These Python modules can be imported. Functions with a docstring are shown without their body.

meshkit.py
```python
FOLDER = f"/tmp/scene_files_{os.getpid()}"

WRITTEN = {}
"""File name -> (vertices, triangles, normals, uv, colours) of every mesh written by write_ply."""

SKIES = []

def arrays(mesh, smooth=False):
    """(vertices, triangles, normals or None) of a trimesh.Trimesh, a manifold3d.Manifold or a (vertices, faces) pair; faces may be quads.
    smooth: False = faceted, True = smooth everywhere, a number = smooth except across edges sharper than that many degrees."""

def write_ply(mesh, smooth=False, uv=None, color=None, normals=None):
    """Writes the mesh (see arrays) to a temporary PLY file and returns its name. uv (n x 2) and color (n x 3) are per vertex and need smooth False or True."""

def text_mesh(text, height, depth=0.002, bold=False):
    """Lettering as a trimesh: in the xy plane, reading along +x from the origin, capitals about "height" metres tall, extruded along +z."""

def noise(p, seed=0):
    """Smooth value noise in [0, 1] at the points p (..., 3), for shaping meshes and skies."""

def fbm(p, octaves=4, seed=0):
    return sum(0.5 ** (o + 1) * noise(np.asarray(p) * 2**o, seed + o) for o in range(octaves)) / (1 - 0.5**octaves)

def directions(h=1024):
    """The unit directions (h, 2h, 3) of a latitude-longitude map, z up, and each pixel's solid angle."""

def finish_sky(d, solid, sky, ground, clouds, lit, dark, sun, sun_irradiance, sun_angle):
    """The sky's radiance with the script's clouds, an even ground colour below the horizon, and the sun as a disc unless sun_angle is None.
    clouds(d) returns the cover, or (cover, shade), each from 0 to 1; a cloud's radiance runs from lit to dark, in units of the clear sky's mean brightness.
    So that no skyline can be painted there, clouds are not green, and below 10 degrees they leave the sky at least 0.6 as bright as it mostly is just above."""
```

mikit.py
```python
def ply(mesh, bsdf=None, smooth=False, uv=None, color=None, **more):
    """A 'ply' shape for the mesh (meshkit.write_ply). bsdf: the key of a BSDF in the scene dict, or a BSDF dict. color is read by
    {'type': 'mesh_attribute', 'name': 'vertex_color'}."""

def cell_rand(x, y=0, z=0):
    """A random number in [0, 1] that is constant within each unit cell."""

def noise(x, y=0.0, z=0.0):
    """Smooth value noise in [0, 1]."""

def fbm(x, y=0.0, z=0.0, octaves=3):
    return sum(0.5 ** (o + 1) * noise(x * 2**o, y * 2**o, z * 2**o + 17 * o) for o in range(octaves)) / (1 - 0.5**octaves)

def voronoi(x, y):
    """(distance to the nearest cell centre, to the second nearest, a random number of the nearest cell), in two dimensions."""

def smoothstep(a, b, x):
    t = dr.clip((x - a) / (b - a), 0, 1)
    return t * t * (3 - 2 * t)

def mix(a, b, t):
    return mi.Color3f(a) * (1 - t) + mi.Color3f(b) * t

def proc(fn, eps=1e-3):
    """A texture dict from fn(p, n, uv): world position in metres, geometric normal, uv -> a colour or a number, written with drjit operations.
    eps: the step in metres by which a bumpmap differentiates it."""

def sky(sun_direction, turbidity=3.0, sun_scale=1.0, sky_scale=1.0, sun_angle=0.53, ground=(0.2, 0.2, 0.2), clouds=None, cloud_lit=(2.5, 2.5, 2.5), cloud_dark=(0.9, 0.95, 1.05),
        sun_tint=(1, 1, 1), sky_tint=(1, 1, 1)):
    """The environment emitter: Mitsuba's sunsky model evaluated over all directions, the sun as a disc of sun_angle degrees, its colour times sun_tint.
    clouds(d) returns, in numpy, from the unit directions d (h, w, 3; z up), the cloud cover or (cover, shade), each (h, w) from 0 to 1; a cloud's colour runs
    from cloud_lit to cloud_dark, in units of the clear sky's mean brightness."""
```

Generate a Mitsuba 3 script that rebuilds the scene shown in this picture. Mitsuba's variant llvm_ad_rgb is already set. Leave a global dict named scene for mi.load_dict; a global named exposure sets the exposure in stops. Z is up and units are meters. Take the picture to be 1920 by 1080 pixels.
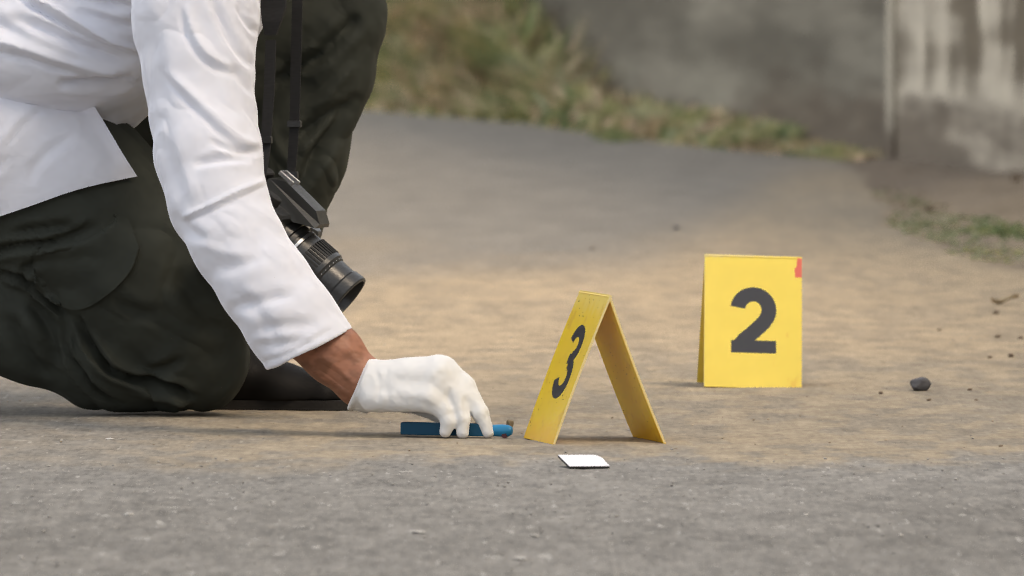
import math, random
import numpy as np, trimesh, manifold3d as m3, mitsuba as mi, drjit as dr
import mikit, meshkit
from scipy.spatial import cKDTree
from scipy.spatial.transform import Rotation as Rot
from shapely.geometry import LineString, Polygon, box as sbox, Point
from shapely.ops import unary_union

T = mi.ScalarTransform4f
scene, labels = {}, {}

# ------------------------------------------------------------------ camera, sky, exposure
FPX, HORIZ, EYE = 15200.0, -20.0, 0.515          # focal length in photo pixels, horizon row, eye height
PITCH = math.atan((540 - HORIZ) / FPX)
scene['camera'] = {'type': 'thinlens', 'fov': math.degrees(2 * math.atan(960 / FPX)), 'fov_axis': 'x',
                   'aperture_radius': 0.0095, 'focus_distance': 9.35, 'near_clip': 0.1, 'far_clip': 900.0,
                   'to_world': T().look_at(origin=[0, 0, EYE], target=[0, math.cos(PITCH), EYE - math.sin(PITCH)], up=[0, 0, 1])}
scene['sky'] = mikit.sky([0.50, -0.40, 0.77], turbidity=4, sun_scale=0.27, sun_angle=20, clouds=lambda d: 1.0,
                         sky_scale=0.8, sun_tint=(1.0, 0.97, 0.93), cloud_lit=(2.43, 2.5, 2.64), cloud_dark=(0.9, 0.95, 1.05))
exposure = 2.12

# ------------------------------------------------------------------ helpers
rng = np.random.default_rng(7)
noise, fbm, sstep, mix, voronoi = mikit.noise, mikit.fbm, mikit.smoothstep, mikit.mix, mikit.voronoi


def W(px, py, y):
    """The point at depth y (metres) that the photograph shows at (px, py)."""
    return np.array([(px - 960) / FPX * y, y, EYE - (py - HORIZ) / FPX * y])


def depth(py):
    """How far away the ground is at a row of the photograph."""
    return EYE * FPX / (py - HORIZ)


def numbered(name):
    used = set(scene) | {k.rsplit('__', 1)[0] for k in scene} | set(labels)
    if name not in used:
        return name
    n = 1
    while f'{name}_{n:03d}' in used:
        n += 1
    return f'{name}_{n:03d}'


def obj(name, mesh, bsdf, parent=None, smooth=False, M=None, **more):
    key = numbered(f'{parent}__{name}' if parent else name)
    if M is not None:
        more['to_world'] = M
    scene[key] = mikit.ply(mesh, bsdf, smooth, **more)
    return key


def thing(name, label, cat, group=None):
    key = numbered(name)
    tag(key, label, cat, group)
    return key


def tag(key, label, cat=None, group=None, kind=None):
    labels[key] = {'label': label}
    for k, v in (('category', cat), ('group', group), ('kind', kind)):
        if v:
            labels[key][k] = v


def box(lo, hi, bevel=0.0):
    lo, hi = np.minimum(lo, hi), np.maximum(lo, hi)
    if bevel <= 0:
        m = trimesh.creation.box(extents=np.subtract(hi, lo))
        m.apply_translation((np.add(lo, hi)) / 2)
        return m
    pts = []
    for c in np.ndindex(2, 2, 2):
        base = np.where(c, hi, lo)
        sg = np.where(c, -1, 1)
        for ax in range(3):
            for a2 in range(3):
                p = base + sg * bevel
                p[ax] = base[ax] + sg[ax] * 0.0 if a2 == ax else p[ax]
                q = base.astype(float).copy()
                for k in range(3):
                    q[k] += sg[k] * (0 if k == a2 else bevel * (0.3 if k == ax else 1))
                pts.append(q)
    return trimesh.convex.convex_hull(np.array(pts))


def lathe(profile, n=40):
    """Turned about the x axis; profile: [(x, radius)]."""
    m = trimesh.creation.revolve(np.array([(r, x) for x, r in profile]), sections=n)
    m.apply_transform(trimesh.transformations.rotation_matrix(math.pi / 2, [0, 1, 0]))
    return m


def moved(mesh, R=None, t=(0, 0, 0)):
    m = mesh.copy()
    M = np.eye(4)
    if R is not None:
        M[:3, :3] = R
    M[:3, 3] = t
    m.apply_transform(M)
    return m


# signed distance fields turned into meshes (surface nets)
def cap(p, a, b, ra, rb, sy=1.0):
    s = np.array([1, 1 / sy, 1], np.float32)
    a, b = np.asarray(a, np.float32) * s, np.asarray(b, np.float32) * s
    q = p * s - a
    ab = b - a
    t = np.clip((q @ ab) / max(float(ab @ ab), 1e-12), 0, 1)
    d = np.sqrt(((q - t[..., None] * ab) ** 2).sum(-1)) - (ra + (rb - ra) * t)
    return d * (sy if sy < 1 else 1)


def smin(a, b, k):
    h = np.clip(0.5 + 0.5 * (b - a) / k, 0, 1)
    return b + (a - b) * h - k * h * (1 - h)


def chain(pts, k=0.02, sy=1.0):
    def f(p):
        d = None
        for (a, ra), (b, rb) in zip(pts[:-1], pts[1:]):
            c = cap(p, a, b, ra, rb, sy)
            d = c if d is None else smin(d, c, k)
        return d
    return f


def nets(f, lo, hi, h, relax=3):
    lo, hi = np.asarray(lo, float), np.asarray(hi, float)
    n = np.ceil((hi - lo) / h).astype(int) + 1
    ax = [(lo[k] + h * np.arange(n[k])).astype(np.float32) for k in range(3)]
    V = np.empty(n, np.float32)
    for i in range(0, n[0], 24):
        g = np.stack(np.meshgrid(ax[0][i:i + 24], ax[1], ax[2], indexing='ij'), -1)
        V[i:i + 24] = f(g)
    V[[0, -1]] = V[:, [0, -1]] = V[:, :, [0, -1]] = 1.0
    S = V < 0
    c = S[:-1, :-1, :-1].astype(np.int8)
    tot = sum(S[a:n[0] - 1 + a, b:n[1] - 1 + b, d:n[2] - 1 + d].astype(np.int8) for a, b, d in np.ndindex(2, 2, 2))
    act = (tot > 0) & (tot < 8)
    idx = -np.ones(act.shape, int)
    cells = np.argwhere(act)
    idx[act] = np.arange(len(cells))
    acc, cnt = np.zeros((len(cells), 3)), np.zeros(len(cells))
    corners = list(np.ndindex(2, 2, 2))
    for a in corners:
        for axis in range(3):
            if a[axis]:
                continue
            b = list(a); b[axis] = 1
            va = V[cells[:, 0] + a[0], cells[:, 1] + a[1], cells[:, 2] + a[2]]
            vb = V[cells[:, 0] + b[0], cells[:, 1] + b[1], cells[:, 2] + b[2]]
            on = (va < 0) != (vb < 0)
            t = np.where(on, va / np.where(on, va - vb, 1), 0)
            pos = np.array(a, float) + t[:, None] * np.eye(3)[axis]
            acc += np.where(on[:, None], pos, 0)
            cnt += on
    v = lo + h * (cells + acc / cnt[:, None])
    quads = []
    for axis in range(3):
        u, w = (axis + 1) % 3, (axis + 2) % 3
        s0 = [slice(None)] * 3; s1 = [slice(None)] * 3
        s0[axis], s1[axis] = slice(0, -1), slice(1, None)
        A, B = S[tuple(s0)], S[tuple(s1)]
        e = np.argwhere(A != B)
        e = e[(e[:, u] > 0) & (e[:, w] > 0) & (e[:, u] < n[u] - 1) & (e[:, w] < n[w] - 1)]
        ins = A[tuple(e.T)]
        def at(du, dw):
            q = e.copy(); q[:, u] -= du; q[:, w] -= dw
            return idx[tuple(q.T)]
        q = np.stack([at(1, 1), at(0, 1), at(0, 0), at(1, 0)], -1)
        quads.append(np.where(ins[:, None], q, q[:, ::-1]))
    q = np.vstack(quads)
    m = trimesh.Trimesh(v, np.vstack([q[:, [0, 1, 2]], q[:, [0, 2, 3]]]), process=False)
    if relax:
        trimesh.smoothing.filter_taubin(m, lamb=0.5, nu=0.52, iterations=relax)
        dv = np.nan_to_num(np.array(m.vertices) - v)
        m.vertices = v + dv * np.minimum(1, (0.6 if relax < 5 else 1.2) * h / np.maximum(np.linalg.norm(dv, axis=1, keepdims=True), 1e-9))
    return m


def seg_dist(P, line):
    """Distance, signed side and position along (0..1) of the points P (n, 2) to a polyline."""
    best, side, along = np.full(len(P), 9.0), np.zeros(len(P)), np.zeros(len(P))
    L = np.r_[0, np.cumsum(np.linalg.norm(np.diff(line, axis=0), axis=1))]
    for i, (a, b) in enumerate(zip(line[:-1], line[1:])):
        ab = b - a
        t = np.clip(((P - a) @ ab) / (ab @ ab), 0, 1)
        r = P - a - t[:, None] * ab
        d = np.linalg.norm(r, axis=1)
        s = np.sign(ab[0] * r[:, 1] - ab[1] * r[:, 0])
        m = d < best
        best[m], side[m] = d[m], s[m]
        along[m] = (L[i] + t[m] * (L[i + 1] - L[i])) / L[-1]
    return best, side, along


def smooth_line(pts, n=6):
    p = np.array(pts, float)
    for _ in range(2):                                       # corner cutting
        q = np.empty((2 * len(p) - 2, 2))
        q[0::2], q[1::2] = 0.75 * p[:-1] + 0.25 * p[1:], 0.25 * p[:-1] + 0.75 * p[1:]
        p = np.vstack([p[:1], q, p[-1:]])
    return p


def folds(mesh, lines, y):
    """Press cloth folds into the near side of a mesh: (points, width, depth, kind) given on the photograph at depth y."""
    v = np.array(mesh.vertices)
    nrm = np.array(mesh.vertex_normals)
    P = v[:, [0, 2]]
    px = y / FPX
    off = np.zeros(len(v))
    near = np.clip((0.15 - nrm[:, 1]) / 0.5, 0, 1)
    for pts, w, dep, kind in lines:
        line = smooth_line([W(a, b, y)[[0, 2]] for a, b in pts])
        lo, hi = line.min(0) - 4 * w * px, line.max(0) + 4 * w * px
        m = ((P > lo) & (P < hi)).all(1) & (near > 0)
        if not m.any():
            continue
        d, s, t = seg_dist(P[m], line)
        d, w_, dep_ = d / px, w, dep * px
        ends = np.clip(np.minimum(t, 1 - t) / 0.22, 0, 1) ** 0.7 if kind != 'step' else 1
        if kind == 'v':
            o = -np.exp(-(d / w_) ** 2) + 0.35 * np.exp(-((d - 2.0 * w_) / (1.2 * w_)) ** 2)
        elif kind == 'r':
            o = np.exp(-(d / w_) ** 2)
        elif kind == 'f':                                     # a lip on the left of the line's direction above a sharp valley
            sd = d * s
            o = 0.85 * np.exp(-((sd - 0.95 * w_) / (1.05 * w_)) ** 2) - 0.75 * np.exp(-((sd + 0.35 * w_) / (0.62 * w_)) ** 2)
        else:
            sd = d * s
            o = 1 / (1 + np.exp(-np.clip(sd / (0.3 * w_), -30, 30))) * np.exp(-(np.maximum(sd, 0) / (5 * w_)) ** 2)
        off[m] += dep_ * o * ends
    off = off * near
    F = mesh.edges_unique
    for _ in range(2):                                       # cloth has no single-thread steps
        acc, cnt = np.zeros(len(v)), np.zeros(len(v))
        for a, b in ((0, 1), (1, 0)):
            acc += np.bincount(F[:, a], off[F[:, b]], len(v)); cnt += np.bincount(F[:, a], minlength=len(v))
        off = 0.5 * off + 0.5 * acc / np.maximum(cnt, 1)
    mesh.vertices = v + nrm * off[:, None]
    return mesh


def wrinkle(mesh, axis, amp, along=9.0, across=38.0, seed=0, crisp=0.6):
    """Soft cloth unevenness, stretched along a direction."""
    v, nrm = np.array(mesh.vertices), np.array(mesh.vertex_normals)
    a = np.asarray(axis, float) / np.linalg.norm(axis)
    t = v @ a
    q = (v - t[:, None] * a) * across + (t * along)[:, None] * a
    q = q + 1.5 * (meshkit.fbm(v * 9 + 31, 2, seed + 5) - 0.5)[:, None]
    n = meshkit.fbm(q + 50, 3, seed) - 0.5
    n = np.sign(n) * np.abs(n) ** 1.2 * 1.5
    n = n - crisp * (1 - np.abs(2 * meshkit.fbm(q * 0.8 + 11, 2, seed + 9) - 1)) ** 5 * 0.55
    mesh.vertices = v + nrm * (amp * n)[:, None]
    return mesh


class Front:
    """The near surface of a mesh as depth over (x, z)."""
    def __init__(self, mesh):
        m = mesh.vertex_normals[:, 1] < -0.12
        self.v = np.array(mesh.vertices)[m]
        self.t = cKDTree(self.v[:, [0, 2]])

    def __call__(self, P):
        d, i = self.t.query(P, k=8)
        w = 1 / (d + 0.002) ** 2
        return (self.v[i, 1] * w).sum(1) / w.sum(1)


def coons(top, bottom, nu, nv):
    """A patch between two polylines of the photograph (left to right), as (nv, nu, 2)."""
    def res(p):
        p = smooth_line(p)
        L = np.r_[0, np.cumsum(np.linalg.norm(np.diff(p, axis=0), axis=1))]
        t = np.linspace(0, L[-1], nu)
        return np.stack([np.interp(t, L, p[:, k]) for k in (0, 1)], -1)
    a, b = res(top), res(bottom)
    t = np.linspace(0, 1, nv)[:, None, None]
    return a[None] * (1 - t) + b[None] * t


def sheet(G, thick):
    """A grid of points (nv, nu, 3) as a thin closed cloth."""
    nv, nu = G.shape[:2]
    du, dv = np.gradient(G, axis=1), np.gradient(G, axis=0)
    n = np.cross(du, dv)
    n /= np.linalg.norm(n, axis=-1, keepdims=True) + 1e-12
    if n[..., 1].mean() > 0:
        n = -n
    F, B = (G + n * thick / 2).reshape(-1, 3), (G - n * thick / 2).reshape(-1, 3)
    i, j = np.meshgrid(np.arange(nv - 1), np.arange(nu - 1), indexing='ij')
    a = (i * nu + j).ravel(); b = a + 1; c = a + nu + 1; d = a + nu
    N = nv * nu
    f = [np.stack([a, b, c], 1), np.stack([a, c, d], 1), np.stack([a, c, b], 1) + N, np.stack([a, d, c], 1) + N]
    ring = np.r_[np.arange(nu), nu - 1 + nu * np.arange(1, nv), N - 2 - np.arange(nu - 1), (nu * np.arange(nv - 2, 0, -1))]
    r2 = np.roll(ring, -1)
    f += [np.stack([ring, ring + N, r2 + N], 1), np.stack([ring, r2 + N, r2], 1)]
    m = trimesh.Trimesh(np.vstack([F, B]), np.vstack(f), process=False)
    m.fix_normals()
    return m


def ribbon(pts, widths, thick, side):
    """A strap: centre points, widths, flat across the direction side."""
    p = np.array(pts, float)
    t = np.linspace(0, 1, len(p)); tt = np.linspace(0, 1, len(p) * 6)
    p = np.stack([np.interp(tt, t, p[:, k]) for k in range(3)], -1)
    w = np.interp(tt, t, widths)
    s = np.asarray(side, float)
    G = np.stack([p - s * w[:, None] / 2, p, p + s * w[:, None] / 2], 1)
    return sheet(G, thick)


def tube(pts, r, n=10):
    v, f = tube_arrays(np.array(pts, float), np.broadcast_to(r, len(pts)), n)
    return trimesh.Trimesh(v, f, process=False)


def tube_arrays(p, radii, sides):
    t = np.gradient(p, axis=0)
    t /= np.linalg.norm(t, axis=1, keepdims=True) + 1e-12
    a = np.cross(t, np.where(np.abs(t[:, 2:]) < 0.9, [0, 0, 1.0], [1.0, 0, 0]))
    a /= np.linalg.norm(a, axis=1, keepdims=True) + 1e-12
    b, ang = np.cross(t, a), np.arange(sides) * 2 * np.pi / sides
    v = p[:, None] + radii[:, None, None] * (np.cos(ang)[None, :, None] * a[:, None] + np.sin(ang)[None, :, None] * b[:, None])
    i, j = np.meshgrid(np.arange(len(p) - 1), np.arange(sides), indexing='ij')
    q = np.stack([i * sides + j, i * sides + (j + 1) % sides, (i + 1) * sides + (j + 1) % sides, (i + 1) * sides + j], -1).reshape(-1, 4)
    N = len(p) * sides
    v = np.vstack([v.reshape(-1, 3), p[:1], p[-1:]])
    k = np.arange(sides); k2 = (k + 1) % sides
    caps = np.vstack([np.stack([k2, k, k * 0 + N], 1), np.stack([N - sides + k, N - sides + k2, k * 0 + N + 1], 1)])
    return v, np.vstack([q[:, [0, 1, 2]], q[:, [0, 2, 3]], caps])


# ------------------------------------------------------------------ materials
def principled(key, color, rough=0.6, bump=None, scale=1.0, twosided=True, **more):
    if callable(color):
        color = mikit.proc(color)
    elif not isinstance(color, dict):
        color = {'type': 'rgb', 'value': list(color)}
    if callable(rough):
        rough = mikit.proc(rough)
    m = {'type': 'principled', 'base_color': color, 'roughness': rough, **more}
    if bump is not None:
        m = {'type': 'bumpmap', 'arbitrary': mikit.proc(bump[0], eps=bump[1]), 'scale': scale, 'bsdf': m}
    scene[key] = {'type': 'twosided', 'bsdf': m} if twosided else m


ROAD_EDGE = np.array([(-30, 3.2), (2, 2.6), (8, 1.75), (12, 1.15), (15.5, 0.93), (17.5, 0.86), (20, 0.93), (22.5, 1.02), (24.5, 1.03), (27, 0.604), (31.3, 0.08),
                      (34.8, -0.595), (40, -1.5), (60, -5.0), (140, -19.0)])          # (y, x) where the asphalt ends on the right


def dust(p):
    """How much blown sand lies on the asphalt."""
    wob = fbm(p.x * 3.1 + 5, p.y * 0.9, 0, 3) - 0.5
    fine = fbm(p.x * 26, p.y * 9.0, 2.0, 3) - 0.5
    near = sstep(8.62, 9.05, p.y + wob * 0.55 + fine * 0.35 - 0.10 * p.x)
    far = 1 - sstep(13.8, 17.5, p.y + wob * 3.0 + fine * 1.2 - 8.5 * sstep(0.15, 1.0, p.x + wob * 0.25))
    left = sstep(-0.62, -0.1, p.x + 0.25 * wob + 0.10 * (p.y - 9.5))
    return near * far * (0.30 + 0.70 * left), wob, fine


def road_color(p, n, uv):
    s, wob, fine = dust(p)
    sp = noise(p.x * 420, p.y * 330, 1.0)
    sp2 = noise(p.x * 150, p.y * 90, 4.0)
    big = fbm(p.x * 2.2, p.y * 0.8, 9.0, 3)
    a = mix((0.140, 0.134, 0.124), (0.205, 0.197, 0.184), big)
    stone = noise(p.x * 95, p.y * 60, 12.0)
    grain = noise(p.x * 250, p.y * 26, 17.0)
    stone2 = fbm(p.x * 38, p.y * 15, 14.0, 3)
    a = a * (0.78 + 0.22 * sp + 0.16 * sp2 + 0.22 * (stone - 0.5) + 0.50 * (stone2 - 0.40) + 0.30 * (grain - 0.5))
    a = mix(a, mi.Color3f(0.42, 0.41, 0.39), 0.45 * sstep(0.88, 0.95, noise(p.x * 120, p.y * 34, 21.0)))
    a = mix(a, mi.Color3f(0.218, 0.195, 0.162) * (0.80 + 0.4 * fbm(p.x * 12, p.y * 3.0, 15.0, 3)), 0.8 * sstep(14.5, 17.0, p.y))          # older, paler surface farther up the road
    warm = sstep(9.6, 12.5, p.y + 1.2 * wob) * (1 - 0.75 * sstep(14.5, 18.5, p.y + wob))
    c = mix((0.245, 0.205, 0.150), (0.365, 0.284, 0.186), warm * (0.6 + 0.5 * big))
    c = c * (0.74 + 0.20 * sp + 0.16 * sp2 + 0.20 * stone + 0.16 * (grain - 0.5)) * (0.96 + 0.45 * fine + 0.25 * (stone2 - 0.5))
    patch = 0.72 + 0.40 * sstep(-0.10, 0.12, fine + 0.5 * wob)
    patch = mix(mi.Color3f(patch), mi.Color3f(1.0), warm * 0.6).x
    return mix(a, c, dr.clip(s * patch, 0, 1))


def road_bump(p, n, uv):
    s = dust(p)[0]
    g = noise(p.x * 190, p.y * 190, 3.0) * 0.55 + noise(p.x * 420, p.y * 420, 8.0) * 0.45
    return g * (1 - 0.6 * s) * 0.0016 + 0.004 * fbm(p.x * 7, p.y * 7, 1.0, 3)


def ground_color(p, n, uv):
    wob = fbm(p.x * 3.1 + 5, p.y * 0.9, 0, 3)
    fine = fbm(p.x * 26, p.y * 9.0, 2.0, 3)
    sp = noise(p.x * 150, p.y * 120, 4.0)
    far = sstep(17.0, 23.0, p.y + 4 * (wob - 0.5) + 2.5 * (fine - 0.5))
    c = mix((0.285, 0.225, 0.158), (0.165, 0.134, 0.104), far)
    c = mix(c, mi.Color3f(0.34, 0.30, 0.18), sstep(25.5, 27.5, p.y))
    c = mix(c, mi.Color3f(0.17, 0.135, 0.10), 0.5 * sstep(0.52, 0.68, fbm(p.x * 9, p.y * 2.5, 6.0, 3)))
    return c * (0.72 + 0.4 * fine + 0.2 * sp)


def wall_color(p, n, uv):
    # t runs along the wall, z up
    t, z = p.y, p.z
    st = fbm(t * 0.8, z * 1.1, 3.0, 3)
    st2 = fbm(t * 4.0 + 0.6 * fbm(t * 1.0, z * 6, 2.0, 2), z * 1.3, 7.0, 3)
    cl = fbm(t * 0.45 + 3, z * 6.5, 11.0, 4)
    cl2 = fbm(t * 2.2 + 9, z * 22.0, 5.0, 3)
    old = mix((0.150, 0.136, 0.106), (0.300, 0.276, 0.218), sstep(0.28, 0.72, 0.35 * st + 0.65 * cl)) * (0.82 + 0.36 * cl2)
    drip = sstep(0.44, 0.64, 0.6 * st2 + 0.4 * cl) * sstep(0.16, 0.50, z + 0.55 * (st2 - 0.5) + 0.4 * (cl - 0.5))
    pale = mix((0.60, 0.54, 0.43), (0.170, 0.142, 0.102), drip)
    pale = pale * (0.66 + 0.44 * cl + 0.26 * cl2)
    c = mix(pale, old, sstep(24.585, 24.60, t))
    dirt = 1 - sstep(0.06, 0.24, z + 0.30 * (cl - 0.5) + 0.14 * (st2 - 0.5) + 0.10 * (cl2 - 0.5))
    return mix(c, mi.Color3f(0.165, 0.134, 0.100) * (0.7 + 0.6 * cl2), dirt * 0.9)


principled('asphalt', road_color, 0.85, bump=(road_bump, 0.002), specular=0.35)
principled('soil', ground_color, 0.95, bump=(lambda p, n, uv: 0.02 * fbm(p.x * 14, p.y * 14, 2.0, 4), 0.004), specular=0.2)
principled('pale_concrete', lambda p, n, uv: mix((0.17, 0.138, 0.104), (0.50, 0.455, 0.36), sstep(0.04, 0.17, p.z + 0.06 * (fbm(p.x * 30, p.y * 30, p.z * 30, 2) - 0.5))) * (0.72 + 0.4 * fbm(p.x * 9, p.y * 9, p.z * 5, 3)), 0.9, specular=0.25)
principled('concrete', wall_color, 0.9, bump=(lambda p, n, uv: 0.006 * fbm(p.y * 12, p.z * 12, p.x * 12, 3), 0.003), specular=0.25)
scene['blades'] = {'type': 'principledthin', 'base_color': {'type': 'mesh_attribute', 'name': 'vertex_color'}, 'roughness': 0.65, 'diff_trans': 0.8, 'eta': 1.3}
scene['grit'] = {'type': 'twosided', 'bsdf': {'type': 'principled', 'base_color': {'type': 'mesh_attribute', 'name': 'vertex_color'}, 'roughness': 0.8, 'specular': 0.3}}
principled('shirt_cloth', lambda p, n, uv: mi.Color3f(0.72, 0.735, 0.805) * (0.95 + 0.08 * fbm(p.x * 60, p.y * 60, p.z * 60, 2)), 0.85,
           bump=(lambda p, n, uv: 0.0016 * fbm(p.x * 70, p.y * 70, p.z * 70, 3), 0.001), specular=0.2, sheen=0.3)
principled('trouser_cloth', lambda p, n, uv: mi.Color3f(0.0350, 0.0390, 0.0315) * (0.75 + 0.5 * fbm(p.x * 30, p.y * 30, p.z * 30, 3)), 0.8,
           bump=(lambda p, n, uv: 0.0022 * fbm(p.x * 55, p.y * 55, p.z * 55, 3), 0.001), specular=0.25, sheen=0.5)
principled('skin', lambda p, n, uv: mix((0.345, 0.155, 0.094), (0.220, 0.098, 0.056), sstep(0.35, 0.7, fbm(p.x * 55, p.y * 55, p.z * 75, 3))), 0.48,
           bump=(lambda p, n, uv: 0.0018 * fbm(p.x * 120, p.y * 120, p.z * 120, 3), 0.0008), specular=0.4)
principled('hair_black', (0.012, 0.010, 0.009), 0.5)
principled('glove_rubber', lambda p, n, uv: mi.Color3f(0.745, 0.752, 0.755) * (0.95 + 0.08 * fbm(p.x * 90, p.y * 90, p.z * 90, 2)), 0.55,
           bump=(lambda p, n, uv: 0.0016 * fbm(p.x * 110, p.y * 110, p.z * 110, 2), 0.0008), specular=0.4)
principled('shoe_leather', lambda p, n, uv: mi.Color3f(0.007, 0.006, 0.0055) * (0.7 + 0.7 * fbm(p.x * 60, p.y * 60, p.z * 60, 3)), 0.62, specular=0.2)
principled('shoe_sole', (0.016, 0.014, 0.012), 0.8)
principled('camera_black', lambda p, n, uv: mi.Color3f(0.026, 0.027, 0.028) * (0.8 + 0.4 * noise(p.x * 500, p.y * 500, p.z * 500)), 0.30, specular=0.6)
principled('camera_rubber', (0.016, 0.016, 0.016), 0.7)
principled('camera_metal', (0.55, 0.55, 0.56), 0.3, metallic=0.9)
principled('camera_grey', (0.030, 0.031, 0.030), 0.38, specular=0.5)
principled('camera_glass', (0.01, 0.012, 0.02), 0.06, specular=0.8, clearcoat=1.0, clearcoat_gloss=0.95)
principled('strap_web', lambda p, n, uv: mi.Color3f(0.015, 0.015, 0.016) * (0.8 + 0.4 * noise(p.x * 200, p.y * 200, p.z * 600)), 0.75)


def clean_marker_color(p, n, uv):
    c = mi.Color3f(0.98, 0.77, 0.115) * (0.96 + 0.06 * fbm(p.x * 30, p.y * 30, p.z * 30, 2))
    smear = sstep(0.62, 0.80, fbm(p.x * 70, p.y * 70, p.z * 28, 3)) * sstep(0.32, 0.36, p.x)
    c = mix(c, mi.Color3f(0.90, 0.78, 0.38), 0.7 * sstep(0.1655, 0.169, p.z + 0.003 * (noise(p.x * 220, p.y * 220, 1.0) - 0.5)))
    return mix(c, mi.Color3f(0.80, 0.46, 0.06), 0.45 * smear)


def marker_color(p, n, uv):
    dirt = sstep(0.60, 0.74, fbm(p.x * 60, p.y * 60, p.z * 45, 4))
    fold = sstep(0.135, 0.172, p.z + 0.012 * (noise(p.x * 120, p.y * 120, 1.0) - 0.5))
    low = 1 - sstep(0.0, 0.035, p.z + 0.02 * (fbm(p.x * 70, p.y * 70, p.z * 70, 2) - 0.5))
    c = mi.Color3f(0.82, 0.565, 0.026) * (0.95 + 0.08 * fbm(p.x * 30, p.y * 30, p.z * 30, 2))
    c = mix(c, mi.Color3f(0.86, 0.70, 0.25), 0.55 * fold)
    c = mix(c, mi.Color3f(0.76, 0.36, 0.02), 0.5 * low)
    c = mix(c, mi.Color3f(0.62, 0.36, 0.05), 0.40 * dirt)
    return mix(c, mi.Color3f(0.10, 0.06, 0.02), 0.8 * sstep(0.88, 0.91, noise(p.x * 260, p.y * 260, p.z * 260)) * sstep(0.45, 0.6, fbm(p.x * 25, p.y * 25, p.z * 25, 2)))


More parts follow.
